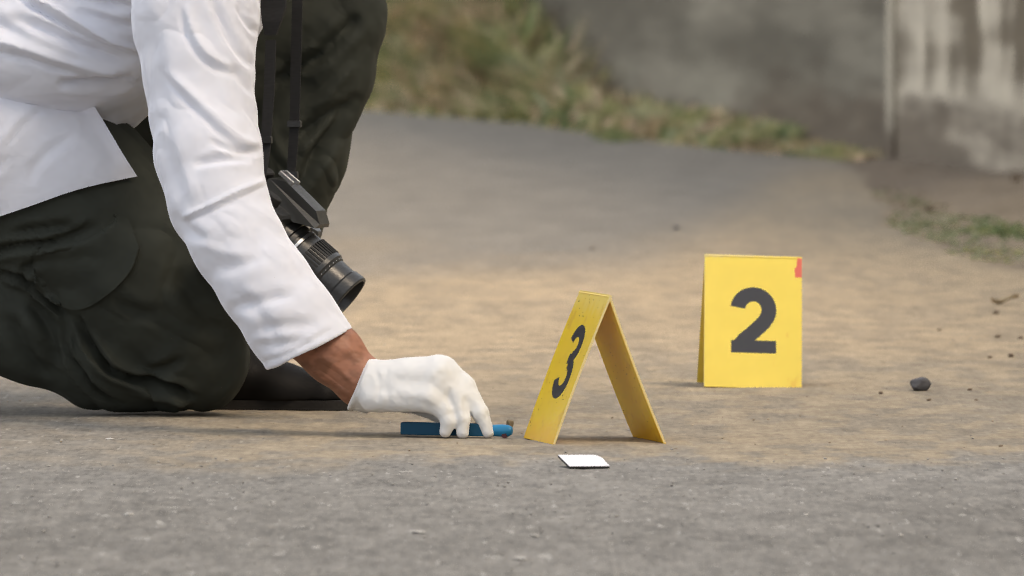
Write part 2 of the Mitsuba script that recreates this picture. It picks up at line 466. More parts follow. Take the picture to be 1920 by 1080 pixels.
principled('marker_yellow', marker_color, 0.38, specular=0.5)
principled('clean_marker_yellow', clean_marker_color, 0.4, specular=0.5)
principled('grey_ink', (0.036, 0.038, 0.048), 0.4, specular=0.5)
principled('marker_edge', (0.80, 0.66, 0.30), 0.5)
principled('marker_ink', lambda p, n, uv: mi.Color3f(0.026, 0.025, 0.027) * (0.8 + 0.5 * fbm(p.x * 90, p.y * 90, p.z * 90, 2)), 0.45, specular=0.5)
principled('marker_red', (0.80, 0.16, 0.11), 0.5)
principled('blue_plastic', (0.002, 0.056, 0.115), 0.5, specular=0.3)
principled('bright_blue_plastic', (0.010, 0.200, 0.420), 0.3, specular=0.5)
principled('maroon_plastic', (0.06, 0.012, 0.02), 0.5)
principled('brown_stone', lambda p, n, uv: mix((0.13, 0.10, 0.055), (0.22, 0.17, 0.10), noise(p.x * 300, p.y * 300, p.z * 300)), 0.8)
principled('white_card', lambda p, n, uv: mi.Color3f(0.80, 0.80, 0.83) * (0.95 + 0.06 * fbm(p.x * 80, p.y * 80, p.z * 80, 2)), 0.55)
principled('dark_foam', (0.018, 0.018, 0.017), 0.8)
principled('grey_stone', lambda p, n, uv: mix((0.060, 0.060, 0.068), (0.125, 0.122, 0.128), fbm(p.x * 110, p.y * 110, p.z * 110, 3)), 0.75,
           bump=(lambda p, n, uv: 0.004 * fbm(p.x * 160, p.y * 160, p.z * 160, 3), 0.0008))
principled('clod', lambda p, n, uv: mix((0.125, 0.093, 0.065), (0.23, 0.172, 0.115), fbm(p.x * 160, p.y * 160, p.z * 160, 2)), 0.95)
principled('pale_chip', lambda p, n, uv: mix((0.30, 0.29, 0.27), (0.50, 0.48, 0.45), noise(p.x * 200, p.y * 200, 0)), 0.8)
principled('dry_leaf', lambda p, n, uv: mix((0.46, 0.37, 0.23), (0.27, 0.19, 0.11), fbm(p.x * 90, p.y * 90, p.z * 90, 2)), 0.7)

# ------------------------------------------------------------------ the setting: ground, road, bank
def edge_x(y):
    return np.interp(y, ROAD_EDGE[:, 0], ROAD_EDGE[:, 1])


WALL = np.array([(1.9, 16.0), (1.463, 21.0), (1.160, 24.45), (-0.146, 37.0), (-10.9, 140.4)])     # (x, y) of the wall's foot, near to far


def wall_x(y):
    return np.interp(y, WALL[:, 1], WALL[:, 0])


def ground_z(x, y):
    x, y = np.asarray(x, float), np.asarray(y, float)
    off = x - edge_x(y)
    p = np.stack(np.broadcast_arrays(x * 3.0, y * 1.2, 0 * x), -1)
    rise = np.clip((off - 0.02) / 0.5, 0, 1) * np.clip((y - 19) / 8, 0, 1)
    rough = np.clip((off + 0.02) / 0.15, 0, 1) * np.clip((y - 13.5) / 4, 0, 1)
    t_ = np.clip((0.44 - x) / 0.66, 0, 1); t_ = t_ * t_ * (3 - 2 * t_)
    mound = 0.62 * t_ * np.clip((off - 0.03) / 0.50, 0, 1) ** 0.8 * np.clip((y - 27) / 4, 0, 1)
    return -0.006 + mound * (0.85 + 0.5 * (meshkit.fbm(p * 2.2 + 3, 3, 8) - 0.4)) + rise * 0.06 + rough * (0.055 * (meshkit.fbm(p + 20, 4, 3) - 0.42))


xs = np.r_[-300, -100, -40, -15, -8, np.arange(-5, 0.2, 0.1), np.arange(0.2, 2.2, 0.025), np.arange(2.2, 5, 0.2), 8, 15, 40, 100, 300]
ys = np.r_[-300, -80, -20, 0, 4, 8, np.arange(11, 40, 0.08), np.arange(40, 60, 1.0), 80, 130, 200, 400, 800]
X, Y = np.meshgrid(xs, ys)
Z = ground_z(X, Y)
nx, ny = len(xs), len(ys)
i, j = np.meshgrid(np.arange(ny - 1), np.arange(nx - 1), indexing='ij')
a = (i * nx + j).ravel()
g = trimesh.Trimesh(np.stack([X, Y, Z], -1).reshape(-1, 3), np.vstack([np.stack([a, a + 1, a + nx + 1], 1), np.stack([a, a + nx + 1, a + nx], 1)]), process=False)
tag(obj('ground', g, 'soil', smooth=True), 'sandy brown soil of the verge beside the road', kind='structure')

def grid_mesh(X, Y, Z):
    ny, nx = X.shape
    i, j = np.meshgrid(np.arange(ny - 1), np.arange(nx - 1), indexing='ij')
    a = (i * nx + j).ravel()
    return trimesh.Trimesh(np.stack([X, Y, Z], -1).reshape(-1, 3), np.vstack([np.stack([a, a + 1, a + nx + 1], 1), np.stack([a, a + nx + 1, a + nx], 1)]), process=False)


def road_part(ys, cols, left=None):
    jag = 0.05 * (meshkit.fbm(np.stack([ys * 4, ys * 0, ys * 0], -1), 3, 5) - 0.5) * 2
    E = (edge_x(ys) + jag)[:, None]
    X = E + cols[None]
    if left is not None:
        X = np.concatenate([np.full((len(ys), 1), left), X], 1)
    z = np.where(cols > -0.05, -0.009, 0.0)
    z = np.r_[0.0, z] if left is not None else z
    return grid_mesh(X, np.broadcast_to(ys[:, None], X.shape), np.broadcast_to(z[None], X.shape))


FX, FY = (-0.95, 0.92), (6.4, 13.0)
cols = np.array([-9.0, -4, -2, -1, -0.5, -0.25, -0.1, 0])
fx = np.arange(FX[0], FX[1] + 0.002, 0.0046); fx = np.linspace(FX[0], FX[1], len(fx))
fy = np.r_[np.arange(FY[0], 10.6, 0.0062), np.arange(10.6, FY[1], 0.011)]; fy[-1] = FY[1]
X, Y = np.meshgrid(fx, fy)
q = np.stack([X, Y, 0 * X], -1)
coarse_, medium_, fine_ = meshkit.fbm(q * 9, 2, 41), meshkit.noise(q * 42, 42), meshkit.noise(q * 105, 43)
pits = np.clip(meshkit.noise(q * 62, 44) - 0.62, 0, 1) * 2.6
worn = np.clip((meshkit.fbm(q * np.array([3.1, 0.9, 1]), 3, 45) - 0.5) * 0.55 + Y - 8.85 - 0.1 * X, -0.1, 0.3) / 0.3
sandf = np.clip(worn, 0, 1)
Z = 0.0030 * (coarse_ - 0.55) + (1 - 0.55 * sandf) * (0.0011 * (medium_ - 0.6) + 0.0012 * (fine_ - 0.6) - 0.0009 * pits)
fade = np.minimum.reduce([(X - FX[0]) / 0.05, (FX[1] - X) / 0.05, (Y - FY[0]) / 0.2, (FY[1] - Y) / 0.8, 0 * X + 1]).clip(0, 1)
Z = np.minimum(Z, 0.0006) * fade
edges = lambda y0, y1, x0, x1: grid_mesh(*np.meshgrid([x0, x1], [y0, y1]), np.zeros((2, 2)))
r = trimesh.util.concatenate([grid_mesh(X, Y, Z), road_part(np.r_[np.arange(-30, 6, 2.0), FY[0]], cols), road_part(np.r_[np.arange(FY[1], 36, 0.1), np.arange(36, 141, 3.0)], cols),
                              road_part(np.linspace(*FY, 30), np.array([-0.02, 0.0]) , FX[1]), edges(*FY, -9.0, FX[0])])
tag(obj('road', r, 'asphalt', smooth=True), 'worn grey asphalt road dusted with brown sand', kind='structure')

# stone grains standing proud of the asphalt
def octa(centers, radii, squash, cols, seed):
    r_ = np.random.default_rng(seed)
    base = np.array([[1, 0, 0], [-1, 0, 0], [0, 1, 0], [0, -1, 0], [0, 0, 1], [0, 0, -1.0]])
    f = np.array([[0, 2, 4], [2, 1, 4], [1, 3, 4], [3, 0, 4], [2, 0, 5], [1, 2, 5], [3, 1, 5], [0, 3, 5]])
    n = len(centers)
    ang = r_.uniform(0, 2 * np.pi, n)
    v = base[None] * r_.uniform(0.6, 1.2, (n, 6, 1)) * radii[:, None, None]
    v[..., 2] *= squash[:, None]
    c, s = np.cos(ang)[:, None], np.sin(ang)[:, None]
    v = np.stack([v[..., 0] * c - v[..., 1] * s, v[..., 0] * s + v[..., 1] * c, v[..., 2]], -1) + centers[:, None]
    return trimesh.Trimesh(v.reshape(-1, 3), (f[None] + 6 * np.arange(n)[:, None, None]).reshape(-1, 3), process=False), np.repeat(cols, 6, 0)


n = 9000
gy = 6.3 + 9.5 * rng.random(n) ** 1.5
gx = rng.uniform(-1, 1, n) * (0.075 * gy + 0.12)
rad = 0.0009 + 0.0019 * rng.random(n) ** 3
tone = rng.random((n, 1))
col = np.array([[0.19, 0.183, 0.172]]) * (1 - tone) + np.array([[0.38, 0.36, 0.33]]) * tone
sandy = ((gy > 8.9) & (rng.random(n) < 0.8))[:, None]
col = np.where(sandy, np.array([[0.30, 0.235, 0.165]]) * (0.6 + 0.9 * tone), col)
keep = ~((gy > 8.9) & (rng.random(n) < 0.75))
gm, gc = octa(np.stack([gx, gy, rad * 0.05], -1)[keep], rad[keep], rng.uniform(0.3, 0.6, n)[keep], col[keep], 3)
tag(obj('grit', gm, 'grit', smooth=False, color=gc), 'fine stone grit lying loose over the asphalt', 'grit', kind='stuff')

# ------------------------------------------------------------------ wall
wall = thing('wall', 'weathered concrete wall with dark vertical streaks behind the verge', 'wall')


def wall_piece(p, q, thick, z0, z1, off=0.0):
    p, q = np.array(p), np.array(q)
    d = (q - p) / np.linalg.norm(q - p)
    nrm = np.array([-d[1], d[0]])
    if nrm[0] > 0:
        nrm = -nrm                                           # towards the road
    a, b = p + nrm * off, q + nrm * off
    c, e = q - nrm * thick, p - nrm * thick
    m = trimesh.creation.extrude_polygon(Polygon([a, b, c, e]), z1 - z0, engine='earcut')
    m.apply_translation([0, 0, z0])
    return m


near_a, mid, far_b = WALL[0], WALL[2], WALL[4]
u = (mid - WALL[0]) / np.linalg.norm(mid - WALL[0]); u2 = (far_b - mid) / np.linalg.norm(far_b - mid)
obj('panel', wall_piece(WALL[0] - u * 12, mid - u * 0.012, 0.18, -0.1, 2.3), 'concrete', wall)
labels[obj('panel', wall_piece(mid + u2 * 0.13, far_b, 0.18, -0.1, 2.3, off=-0.03), 'concrete', wall)] = {'label': 'darker grey far length of the wall'}
labels[obj('pillar', wall_piece(mid - u * 0.01, mid + u2 * 0.128, 0.20, -0.1, 2.36, off=0.014), 'pale_concrete', wall)] = {'label': 'pale narrow upright pillar between two wall lengths'}
obj('coping', wall_piece(WALL[0] - u * 12, mid - u * 0.012, 0.21, 2.3, 2.38, off=0.03), 'concrete', wall)
obj('coping', wall_piece(mid + u2 * 0.13, far_b, 0.21, 2.3, 2.38, off=0.0), 'concrete', wall)

# ------------------------------------------------------------------ grass on the verge
def blade_mesh(base, height, lean, width, cols, seed, segs=3):
    r_ = np.random.default_rng(seed)
    n = len(base)
    ang = r_.uniform(0, 2 * np.pi, n)
    d = np.stack([np.cos(ang), np.sin(ang), 0 * ang], -1)
    fa = r_.uniform(0, 2 * np.pi, n)
    s = np.stack([np.cos(fa), np.sin(fa), 0 * fa], -1)
    V = []
    for k in range(segs + 1):
        t = k / segs
        c = base + d * (lean * t ** 1.8)[:, None] + np.array([0, 0, 1.0]) * (height * (t - 0.35 * t * t * np.clip(lean / height, 0, 1.6)))[:, None]
        w = width * (math.sin(math.pi * min(0.98, 0.25 + 0.75 * t)) if k < segs else 0.05)
        V += [c - s * (w / 2)[:, None], c + s * (w / 2)[:, None]]
    V = np.stack(V, 1)
    f = []
    for k in range(segs):
        a = 2 * k
        f += [[a, a + 1, a + 3], [a, a + 3, a + 2]]
    m = 2 * segs + 2
    F = (np.array(f)[None] + m * np.arange(n)[:, None, None]).reshape(-1, 3)
    return trimesh.Trimesh(V.reshape(-1, 3), F, process=False), np.repeat(cols, m, 0)


GREENS = np.array([1.08, 1.03, 1.15]) * 2.15 * np.array([(0.17, 0.180, 0.075), (0.24, 0.235, 0.100), (0.10, 0.135, 0.055), (0.28, 0.27, 0.135), (0.19, 0.215, 0.125)])
DRY = np.array([0.96, 1.0, 1.08]) * 1.7 * np.array([(0.42, 0.33, 0.185), (0.33, 0.25, 0.14), (0.56, 0.43, 0.28), (0.17, 0.12, 0.065), (0.38, 0.32, 0.20)])


def grass_patch(n, y0, y1, xlo, xhi, h0, seed, dry=0.45, wmin=0.008, wmax=0.03, spots=8.0):
    r_ = np.random.default_rng(seed)
    y = r_.uniform(y0, y1, n); x = xlo(y) + (xhi(y) - xlo(y)) * r_.random(n)
    z = ground_z(x, y)
    q = np.stack([x * spots, y * spots * 0.35, z * spots], -1)
    cl = meshkit.fbm(q * 0.8 + 7, 3, seed)
    h = h0 * np.clip((y - 24.5) / 6.5, 0.5, 1) * (0.3 + 1.5 * cl) * r_.uniform(0.4, 1.1, n)
    dn = meshkit.fbm(q * 1.3 + 19, 2, seed + 1)
    isdry = dn + 0.22 * (r_.random(n) - 0.5) > 1 - dry
    kind = (meshkit.noise(q * 1.7 + 31, seed + 2) * 4.99 + r_.uniform(-0.7, 0.7, n)).clip(0, 4).astype(int)
    c = np.where(isdry[:, None], DRY[kind], GREENS[kind]) * r_.uniform(0.75, 1.2, (n, 1))
    base = np.stack([x, y, z - 0.004], -1)
    return blade_mesh(base, h, h * r_.uniform(0.3, 1.8, n), r_.uniform(wmin, wmax, n), c, seed)


parts = [grass_patch(14000, 26.5, 40, lambda y: edge_x(y) + 0.01, lambda y: wall_x(y) - 0.02, 0.13, 11, dry=0.47),
         grass_patch(1500, 24.6, 27.5, lambda y: edge_x(y) + 0.0, lambda y: wall_x(y) - 0.02, 0.055, 12, dry=0.45),
         grass_patch(260, 27.0, 39, lambda y: edge_x(y) + 0.03, lambda y: wall_x(y) - 0.1, 0.16, 15, dry=0.52, wmin=0.03, wmax=0.06),
         grass_patch(4000, 28.0, 48, lambda y: edge_x(y) - 0.03, lambda y: edge_x(y) + 0.2, 0.08, 13, dry=0.45),
         grass_patch(500, 31.5, 39, lambda y: wall_x(y) - 0.30, lambda y: wall_x(y) - 0.03, 0.30, 16, dry=0.5),
         grass_patch(5000, 40.0, 60, lambda y: edge_x(y), lambda y: edge_x(y) + 2.5, 0.16, 14)]
gm = trimesh.util.concatenate([p[0] for p in parts])
tag(obj('grass', gm, 'blades', color=np.vstack([p[1] for p in parts])), 'overgrown green and straw coloured grass along the foot of the wall', 'grass', kind='stuff')

# broad leaved weeds at the foot of the wall, and low ones on the right of the picture
def weed(px, py, sx, sy, h, size, n, cols, seed, label):
    r_ = np.random.default_rng(seed)
    y = depth(py)
    p = W(px, py, y)
    ang = r_.uniform(0, 2 * np.pi, n); rr = r_.random(n) ** 0.6
    x_, y_ = p[0] + sx * rr * np.cos(ang), p[1] + sy * rr * np.sin(ang)
    keep = meshkit.fbm(np.stack([x_ * 28, y_ * 6, 0 * x_], -1) + seed, 3, seed) > 0.43
    x_, y_, rr = x_[keep], y_[keep], rr[keep]
    n = len(x_)
    z_ = np.where(x_ > edge_x(y_), ground_z(x_, y_), 0.0) - 0.002
    hh = h * r_.uniform(0.4, 1.1, n) * (1.15 - 0.7 * rr)
    m, c = blade_mesh(np.stack([x_, y_, z_], -1), hh, hh * r_.uniform(0.6, 1.6, n), size * r_.uniform(0.6, 1.3, n), cols[r_.integers(0, len(cols), n)] * r_.uniform(0.7, 1.25, (n, 1)), seed)
    tag(obj('weed', m, 'blades', color=c), label, 'weed', kind='stuff')


SAGE = 1.55 * np.array([(0.27, 0.28, 0.17), (0.22, 0.245, 0.14), (0.33, 0.30, 0.19)])
weed(1880, 432, 0.060, 0.80, 0.045, 0.016, 420, np.vstack([GREENS[[0, 2]], SAGE[[1]]]), 21, 'dark green weed tuft on the sandy verge at the right edge')
weed(1775, 425, 0.120, 1.35, 0.018, 0.016, 900, SAGE, 22, 'thin low greenish weed patch left of the dark green tuft')
weed(1860, 474, 0.090, 0.55, 0.014, 0.014, 380, np.vstack([SAGE, GREENS[[1]]]), 23, 'flat yellowish weed patch in front of the dark green tuft')
weed(1155, 258, 0.090, 0.9, 0.06, 0.018, 220, GREENS[[0, 2]], 24, 'bright green weed at the asphalt edge below the dry grass')
weed(1715, 372, 0.085, 1.3, 0.014, 0.014, 300, np.vstack([DRY[[3, 1]], SAGE]), 25, 'thin brown weed patch in front of the pale pillar')

# ------------------------------------------------------------------ stones and small litter
def rock_mesh(size, seed, sub=3, rough=0.35):
    m = trimesh.creation.icosphere(subdivisions=sub, radius=1.0)
    r_ = np.random.default_rng(seed)
    v = m.vertices
    for _ in range(9):                                       # flats knocked off it
        d = r_.normal(size=3); d /= np.linalg.norm(d)
        lim = r_.uniform(0.62, 0.9)
        e = np.clip(v @ d - lim, 0, None)
        v = v - e[:, None] * d * 0.92
    v = v * (1 + rough * 0.3 * (meshkit.fbm(v * 2.2 + seed, 3, seed) - 0.5))[:, None]
    m.vertices = v * np.asarray(size)
    m.apply_translation([0, 0, -m.vertices[:, 2].min() - 0.12 * size[2]])
    return m


p = W(1724, 735, depth(733))
tag(obj('stone', moved(rock_mesh((0.0152, 0.014, 0.0105), 4), t=(p[0], p[1], 0)), 'grey_stone', smooth=30), 'largest grey angular stone on the sand right of the yellow number 2 marker', 'stone')
PEBBLES = [(1268, 430, 13, 'lone dark pebble on the grey asphalt above the number 2 marker'), (1111, 467, 9, 'tiny dark pebble on the asphalt at the upper sand edge'),
           (1878, 838, 9, 'small dark pebble alone low at the right edge of the sand'), (1868, 589, 15, 'brown clod directly below the dry leaf'),
           (1762, 621, 10, 'small brown clod lying left of and lower than the dry leaf'), (1871, 633, 12, 'brown clod left of the one touching the right picture edge'),
           (1914, 636, 12, 'brown clod touching the right picture edge below the dry leaf'), (1857, 671, 10, 'left clod of the close pair midway between dry leaf and grey stone'),
           (1897, 669, 13, 'right clod of the close pair midway between dry leaf and grey stone'), (1819, 733, 11, 'brown clod level with the grey stone on its right'),
           (1832, 752, 8, 'faint brown clod lower right of the grey stone'), (1743, 752, 10, 'tiny brown clod just below the grey stone'), (1652, 738, 9, 'tiny brown clod left of the grey stone'),
           (1742, 392, 22, 'brown clod above the flat greenish weed patch'), (1905, 355, 24, 'large brown clod at the foot of the wall by the right picture edge')]
for k, (x, y, s, text) in enumerate(PEBBLES):
    d_ = depth(y); p = W(x, y, d_); r_ = s / 2 * d_ / FPX
    z = float(ground_z(p[0], p[1])) if p[0] > edge_x(p[1]) else 0.0
    tag(obj('pebble', moved(rock_mesh((r_, r_, r_ * 0.62), 30 + k, 2), t=(p[0], p[1], z - 0.0006)), 'grey_stone' if k == 0 else 'clod', smooth=30), text, 'pebble')
CHIPS = [(785, 999, 40, 'longest pale chip in the grey asphalt below the gloved hand'), (592, 1029, 22, 'pale chip near the bottom edge left of the longest chip'),
         (975, 1049, 40, 'pale chip at the bottom edge below the white card'), (1003, 1007, 28, 'pale chip between the white card and the bottom edge'),
         (205, 824, 26, 'pale chip in the dusty asphalt below the kneeling knee'), (240, 966, 30, 'pale chip low on the left part of the asphalt'),
         (1512, 967, 16, 'pale chip in the asphalt below the number 2 marker'), (1690, 1006, 16, 'pale round chip low on the right part of the asphalt'),
         (1793, 900, 12, 'tiny pale chip at the sand edge on the right'), (38, 1047, 18, 'pale chip in the lower left corner'), (466, 1024, 12, 'small pale chip at the bottom left of the middle')]
for k, (x, y, s, text) in enumerate(CHIPS):
    d_ = depth(y); p = W(x, y, d_); r_ = s / 2 * d_ / FPX * 0.75
    m = rock_mesh((r_, r_ * random.Random(k).uniform(0.8, 1.8), 0.0013), 60 + k, 2, rough=1.2)
    tag(obj('stone_chip', moved(m, t=(p[0], p[1], -0.0006)), 'pale_chip', smooth=30), text, 'stone chip')

# a dry curled leaf on the sand at the right edge
G = np.array([[[u_ * 0.0245, (v_ - 0.5) * 0.03 * math.sin(math.pi * (0.06 + 0.88 * (u_ + 1) / 2)), 0.004 + 0.006 * abs(v_ - 0.5) * 2 + 0.004 * u_ * u_ + 0.003 * math.sin(3 * u_)]
               for u_ in np.linspace(-1, 1, 15)] for v_ in np.linspace(0, 1, 7)])
p = W(1886, 572, depth(572))
tag(obj('dry_leaf', moved(sheet(G, 0.0006), Rot.from_euler('zyx', [20, -6, 0], degrees=True).as_matrix(), (p[0], p[1], 0.001)), 'dry_leaf', smooth=50), 'curled straw coloured dry leaf on the sand at the right edge', 'leaf')

# ------------------------------------------------------------------ evidence markers
MW, MS, MH, MT = 0.1264, 0.1337, 0.170, 0.0028


def stroke(pts, w):
    return LineString(pts).buffer(w / 2, cap_style=2, join_style=1)


def arc(cx, cy, rx, ry, a0, a1, n=40):
    t = np.radians(np.linspace(a0, a1, n))
    return list(zip(cx + rx * np.cos(t), cy + ry * np.sin(t)))


def glyph(ch):
    w = 0.215
    if ch == '2':
        line = arc(0.335, 0.655, 0.225, 0.2375, 172, -28) + [(0.475, 0.455), (0.34, 0.32), (0.205, 0.20), (0.13, 0.10)]
        g_ = unary_union([stroke(line, w), sbox(0.015, 0, 0.665, 0.19)])
        return g_.intersection(sbox(0, 0, 0.7, 1.0)).difference(Polygon([(0, 0.19), (0.02, 0.19), (0.09, 0.29), (0, 0.4)])).buffer(-0.004).buffer(0.004)
    up = arc(0.315, 0.725, 0.20, 0.170, 168, -80)
    dn = arc(0.315, 0.300, 0.225, 0.195, 85, -170)
    return unary_union([stroke(up, 0.155), stroke(dn, 0.165), sbox(0.25, 0.47, 0.36, 0.60)])


def marker(ch, pos, eul, label, group):
    t = thing('evidence_marker', label, 'evidence marker', group)
    R = Rot.from_euler('ZXY', eul).as_matrix()
    al = math.atan2(MS / 2, MH)
    L = math.hypot(MS / 2, MH)
    # each leaf in its own frame: x across, y up the slope, z outwards
    def leaf(front):
        yv = np.array([0, (1 if front else -1) * math.sin(al), math.cos(al)])
        zv = np.array([0, (-1 if front else 1) * math.cos(al), math.sin(al)])
        xv = np.cross(yv, zv)
        return np.stack([xv, yv, zv], 1), np.array([0, -MS / 2 if front else MS / 2, 0])
    for front in (True, False):
        A, o = leaf(front)
        m = trimesh.creation.box(extents=[MW, L - 0.001, MT])
        m.apply_translation([0, (L - 0.001) / 2 + (0.0 if front else -0.0008), -MT / 2 - (0 if front else 0.0003)])
        m = m.subdivide().subdivide().subdivide()
        b = 0.0035 * (np.abs(m.vertices[:, 0]) / (MW / 2)) ** 2 * (m.vertices[:, 1] / L) * (1 - m.vertices[:, 1] / L) * 2
        m.vertices[:, 2] += b if front else -b                   # a slight warp of the plastic
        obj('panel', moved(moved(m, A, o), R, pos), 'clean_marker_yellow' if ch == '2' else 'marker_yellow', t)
        for sx in (-1, 1):
            e = trimesh.creation.box(extents=[0.0004, L - 0.002, MT * 0.86])
            e.apply_translation([sx * (MW / 2 + 0.0002), L / 2, -MT / 2])
            e = e.subdivide().subdivide().subdivide()
            b = 0.007 * (e.vertices[:, 1] / L) * (1 - e.vertices[:, 1] / L)
            e.vertices[:, 2] += b if front else -b
            obj('edge', moved(moved(e, A, o), R, pos), 'marker_edge', t)
    A, o = leaf(True)
    gh = 0.0900 if ch == '2' else 0.0945
    g_ = glyph(ch)
    m = trimesh.creation.extrude_polygon(g_, 0.0045, engine='earcut')
    b0 = g_.bounds
    m.apply_translation([-(b0[0] + b0[2]) / 2, 0, 0])
    m.apply_scale([gh, gh, 0.1])
    m.apply_translation([0.0005 if ch == '2' else 0.003, 0.0475 if ch == '2' else 0.0500, 0.0003])
    m = moved(moved(m, A, o), R, pos)
    labels[obj('numeral', m, 'grey_ink' if ch == '2' else 'marker_ink', t)] = {'label': f'black printed numeral {ch}'}
    if ch == '2':
        s_ = trimesh.creation.extrude_polygon(Polygon([(0, 0), (0.0085, 0), (0.0085, 0.026), (0.003, 0.027), (0.0015, 0.014), (-0.001, 0.012)]), 0.0006, engine='earcut')
        s_.apply_translation([MW / 2 - 0.0085, L - 0.030, 0.0008])
        labels[obj('sticker', moved(moved(s_, A, o), R, pos), 'marker_red', t)] = {'label': 'small torn red sticker on the upper right edge'}
    return t


marker('2', (0.3086, 10.546, 0.0), (0.0469, 0.0062, 0.0316), 'yellow folded evidence marker numbered 2 facing the viewer on the sand', None)
marker('3', (0.0942, 9.2405, 0.0004), (-1.3087, -0.0032, 0.0067), 'yellow folded evidence marker numbered 3 seen edge on beside the gloved hand', None)

# ------------------------------------------------------------------ white card
card = thing('card', 'small white card with black underside lying on the road in front of marker 3', 'card')
p0 = W(1068, 880, depth(880)); p0[2] = 0.0004
a_ = np.array([0.0430, 0.004, 0.0]); b_ = np.array([-0.0118, 0.058, 0.0085])
na = np.cross(a_, b_); na /= np.linalg.norm(na)
if na[2] < 0: na = -na


def slab(z0, z1, grow=0.0):
    q = [p0 - a_ * grow - b_ * grow, p0 + a_ * (1 + grow) - b_ * grow, p0 + a_ * (1.03 + grow) + b_ * (0.72 + grow), p0 + a_ * (0.94 + grow) + b_ * (1 + grow), p0 - a_ * grow + b_ * (1.02 + grow)]
    return trimesh.convex.convex_hull(np.vstack([np.array(q) + na * z0, np.array(q) + na * z1]))


obj('backing', slab(0, 0.0022, 0.001), 'dark_foam', card)
obj('face', slab(0.0022, 0.0028), 'white_card', card)
m = rock_mesh((0.006, 0.006, 0.0048), 91, 2)
pb = p0 + 0.5 * a_ + 0.92 * b_
tag(obj('pebble', moved(m, t=(pb[0], pb[1], 0.0002)), 'clod', smooth=30), 'clod propping up the back of the white card', 'pebble')

# ------------------------------------------------------------------ blue tool under the fingers
tool = thing('tool', 'slim blue plastic tool lying on the road under the gloved fingers', 'tool')
ta, tb = W(754, 812, 9.325), W(962, 814, 9.295)
ta[2], tb[2] = 0.0095, 0.0085
ax = (tb - ta); LT = np.linalg.norm(ax); ax /= LT
zz = np.array([0, 0, 1.0]); yy = np.cross(zz, ax); yy /= np.linalg.norm(yy); zz = np.cross(ax, yy)
RT = np.stack([ax, yy, zz], 1)
obj('body', moved(box((0.0, -0.009, -0.0065), (LT * 0.78, 0.009, 0.0075), 0.0018), RT, ta), 'blue_plastic', tool, smooth=25)
obj('tip', moved(lathe([(LT * 0.781, 0.0), (LT * 0.781, 0.0062), (LT * 0.84, 0.0066), (LT * 0.9, 0.0072), (LT * 0.96, 0.0066), (LT * 0.99, 0.0045), (LT, 0.0)], 24), RT, ta), 'bright_blue_plastic', tool, smooth=40)
obj('button', moved(lathe([(-0.004, 0), (-0.004, 0.003), (0.004, 0.003), (0.004, 0)], 16), RT @ Rot.from_euler('z', 90, degrees=True).as_matrix(), ta + ax * LT * 0.93 - zz * 0.0055 - yy * 0.002), 'maroon_plastic', tool, smooth=40)
p = W(956, 800, 9.42)
tag(obj('pebble', moved(rock_mesh((0.0052, 0.005, 0.007), 77, 2), t=(p[0], depth(806), 0)), 'brown_stone', smooth=30), 'brown pebble just behind the tip of the blue tool', 'pebble')

# ------------------------------------------------------------------ the kneeling person
person = 'person'
RK = W(368, 676, 9.80)                                        # right knee on the ground
hipR, hipL = W(0, 280, 9.82), W(110, 215, 10.02)
kneeL, ankL = W(640, 26, 10.02), W(398, 665, 10.02)
shR, shL = W(362, -165, 9.62), W(430, -190, 9.98)
elR = W(405, 365, 9.44)

# trousers
thighR = chain([(RK, 0.0635), (W(330, 600, 9.80), 0.085), (W(250, 500, 9.80), 0.104), (W(120, 385, 9.81), 0.120), (hipR, 0.132)], 0.03)
calfR = chain([(W(338, 692, 9.80), 0.056), (W(200, 655, 9.81), 0.072), (W(60, 595, 9.82), 0.074), (W(-120, 558, 9.84), 0.068), (W(-270, 560, 9.86), 0.060)], 0.03)
legL = chain([(hipL, 0.135), (W(380, 110, 10.02), 0.098), (kneeL, 0.056), (W(600, 130, 10.02), 0.064), (W(537, 300, 10.02), 0.070), (W(490, 430, 10.02), 0.068), (W(415, 625, 10.02), 0.062)], 0.02)
pelvis = chain([(hipR, 0.13), (hipL, 0.13)], 0.03)


def trouser_sdf(p):
    d = smin(thighR(p), calfR(p), 0.010)
    d2 = smin(legL(p), pelvis(p), 0.03)
    d = smin(d, d2, 0.012)
    return np.maximum(d, -(p[..., 2] - 0.002))


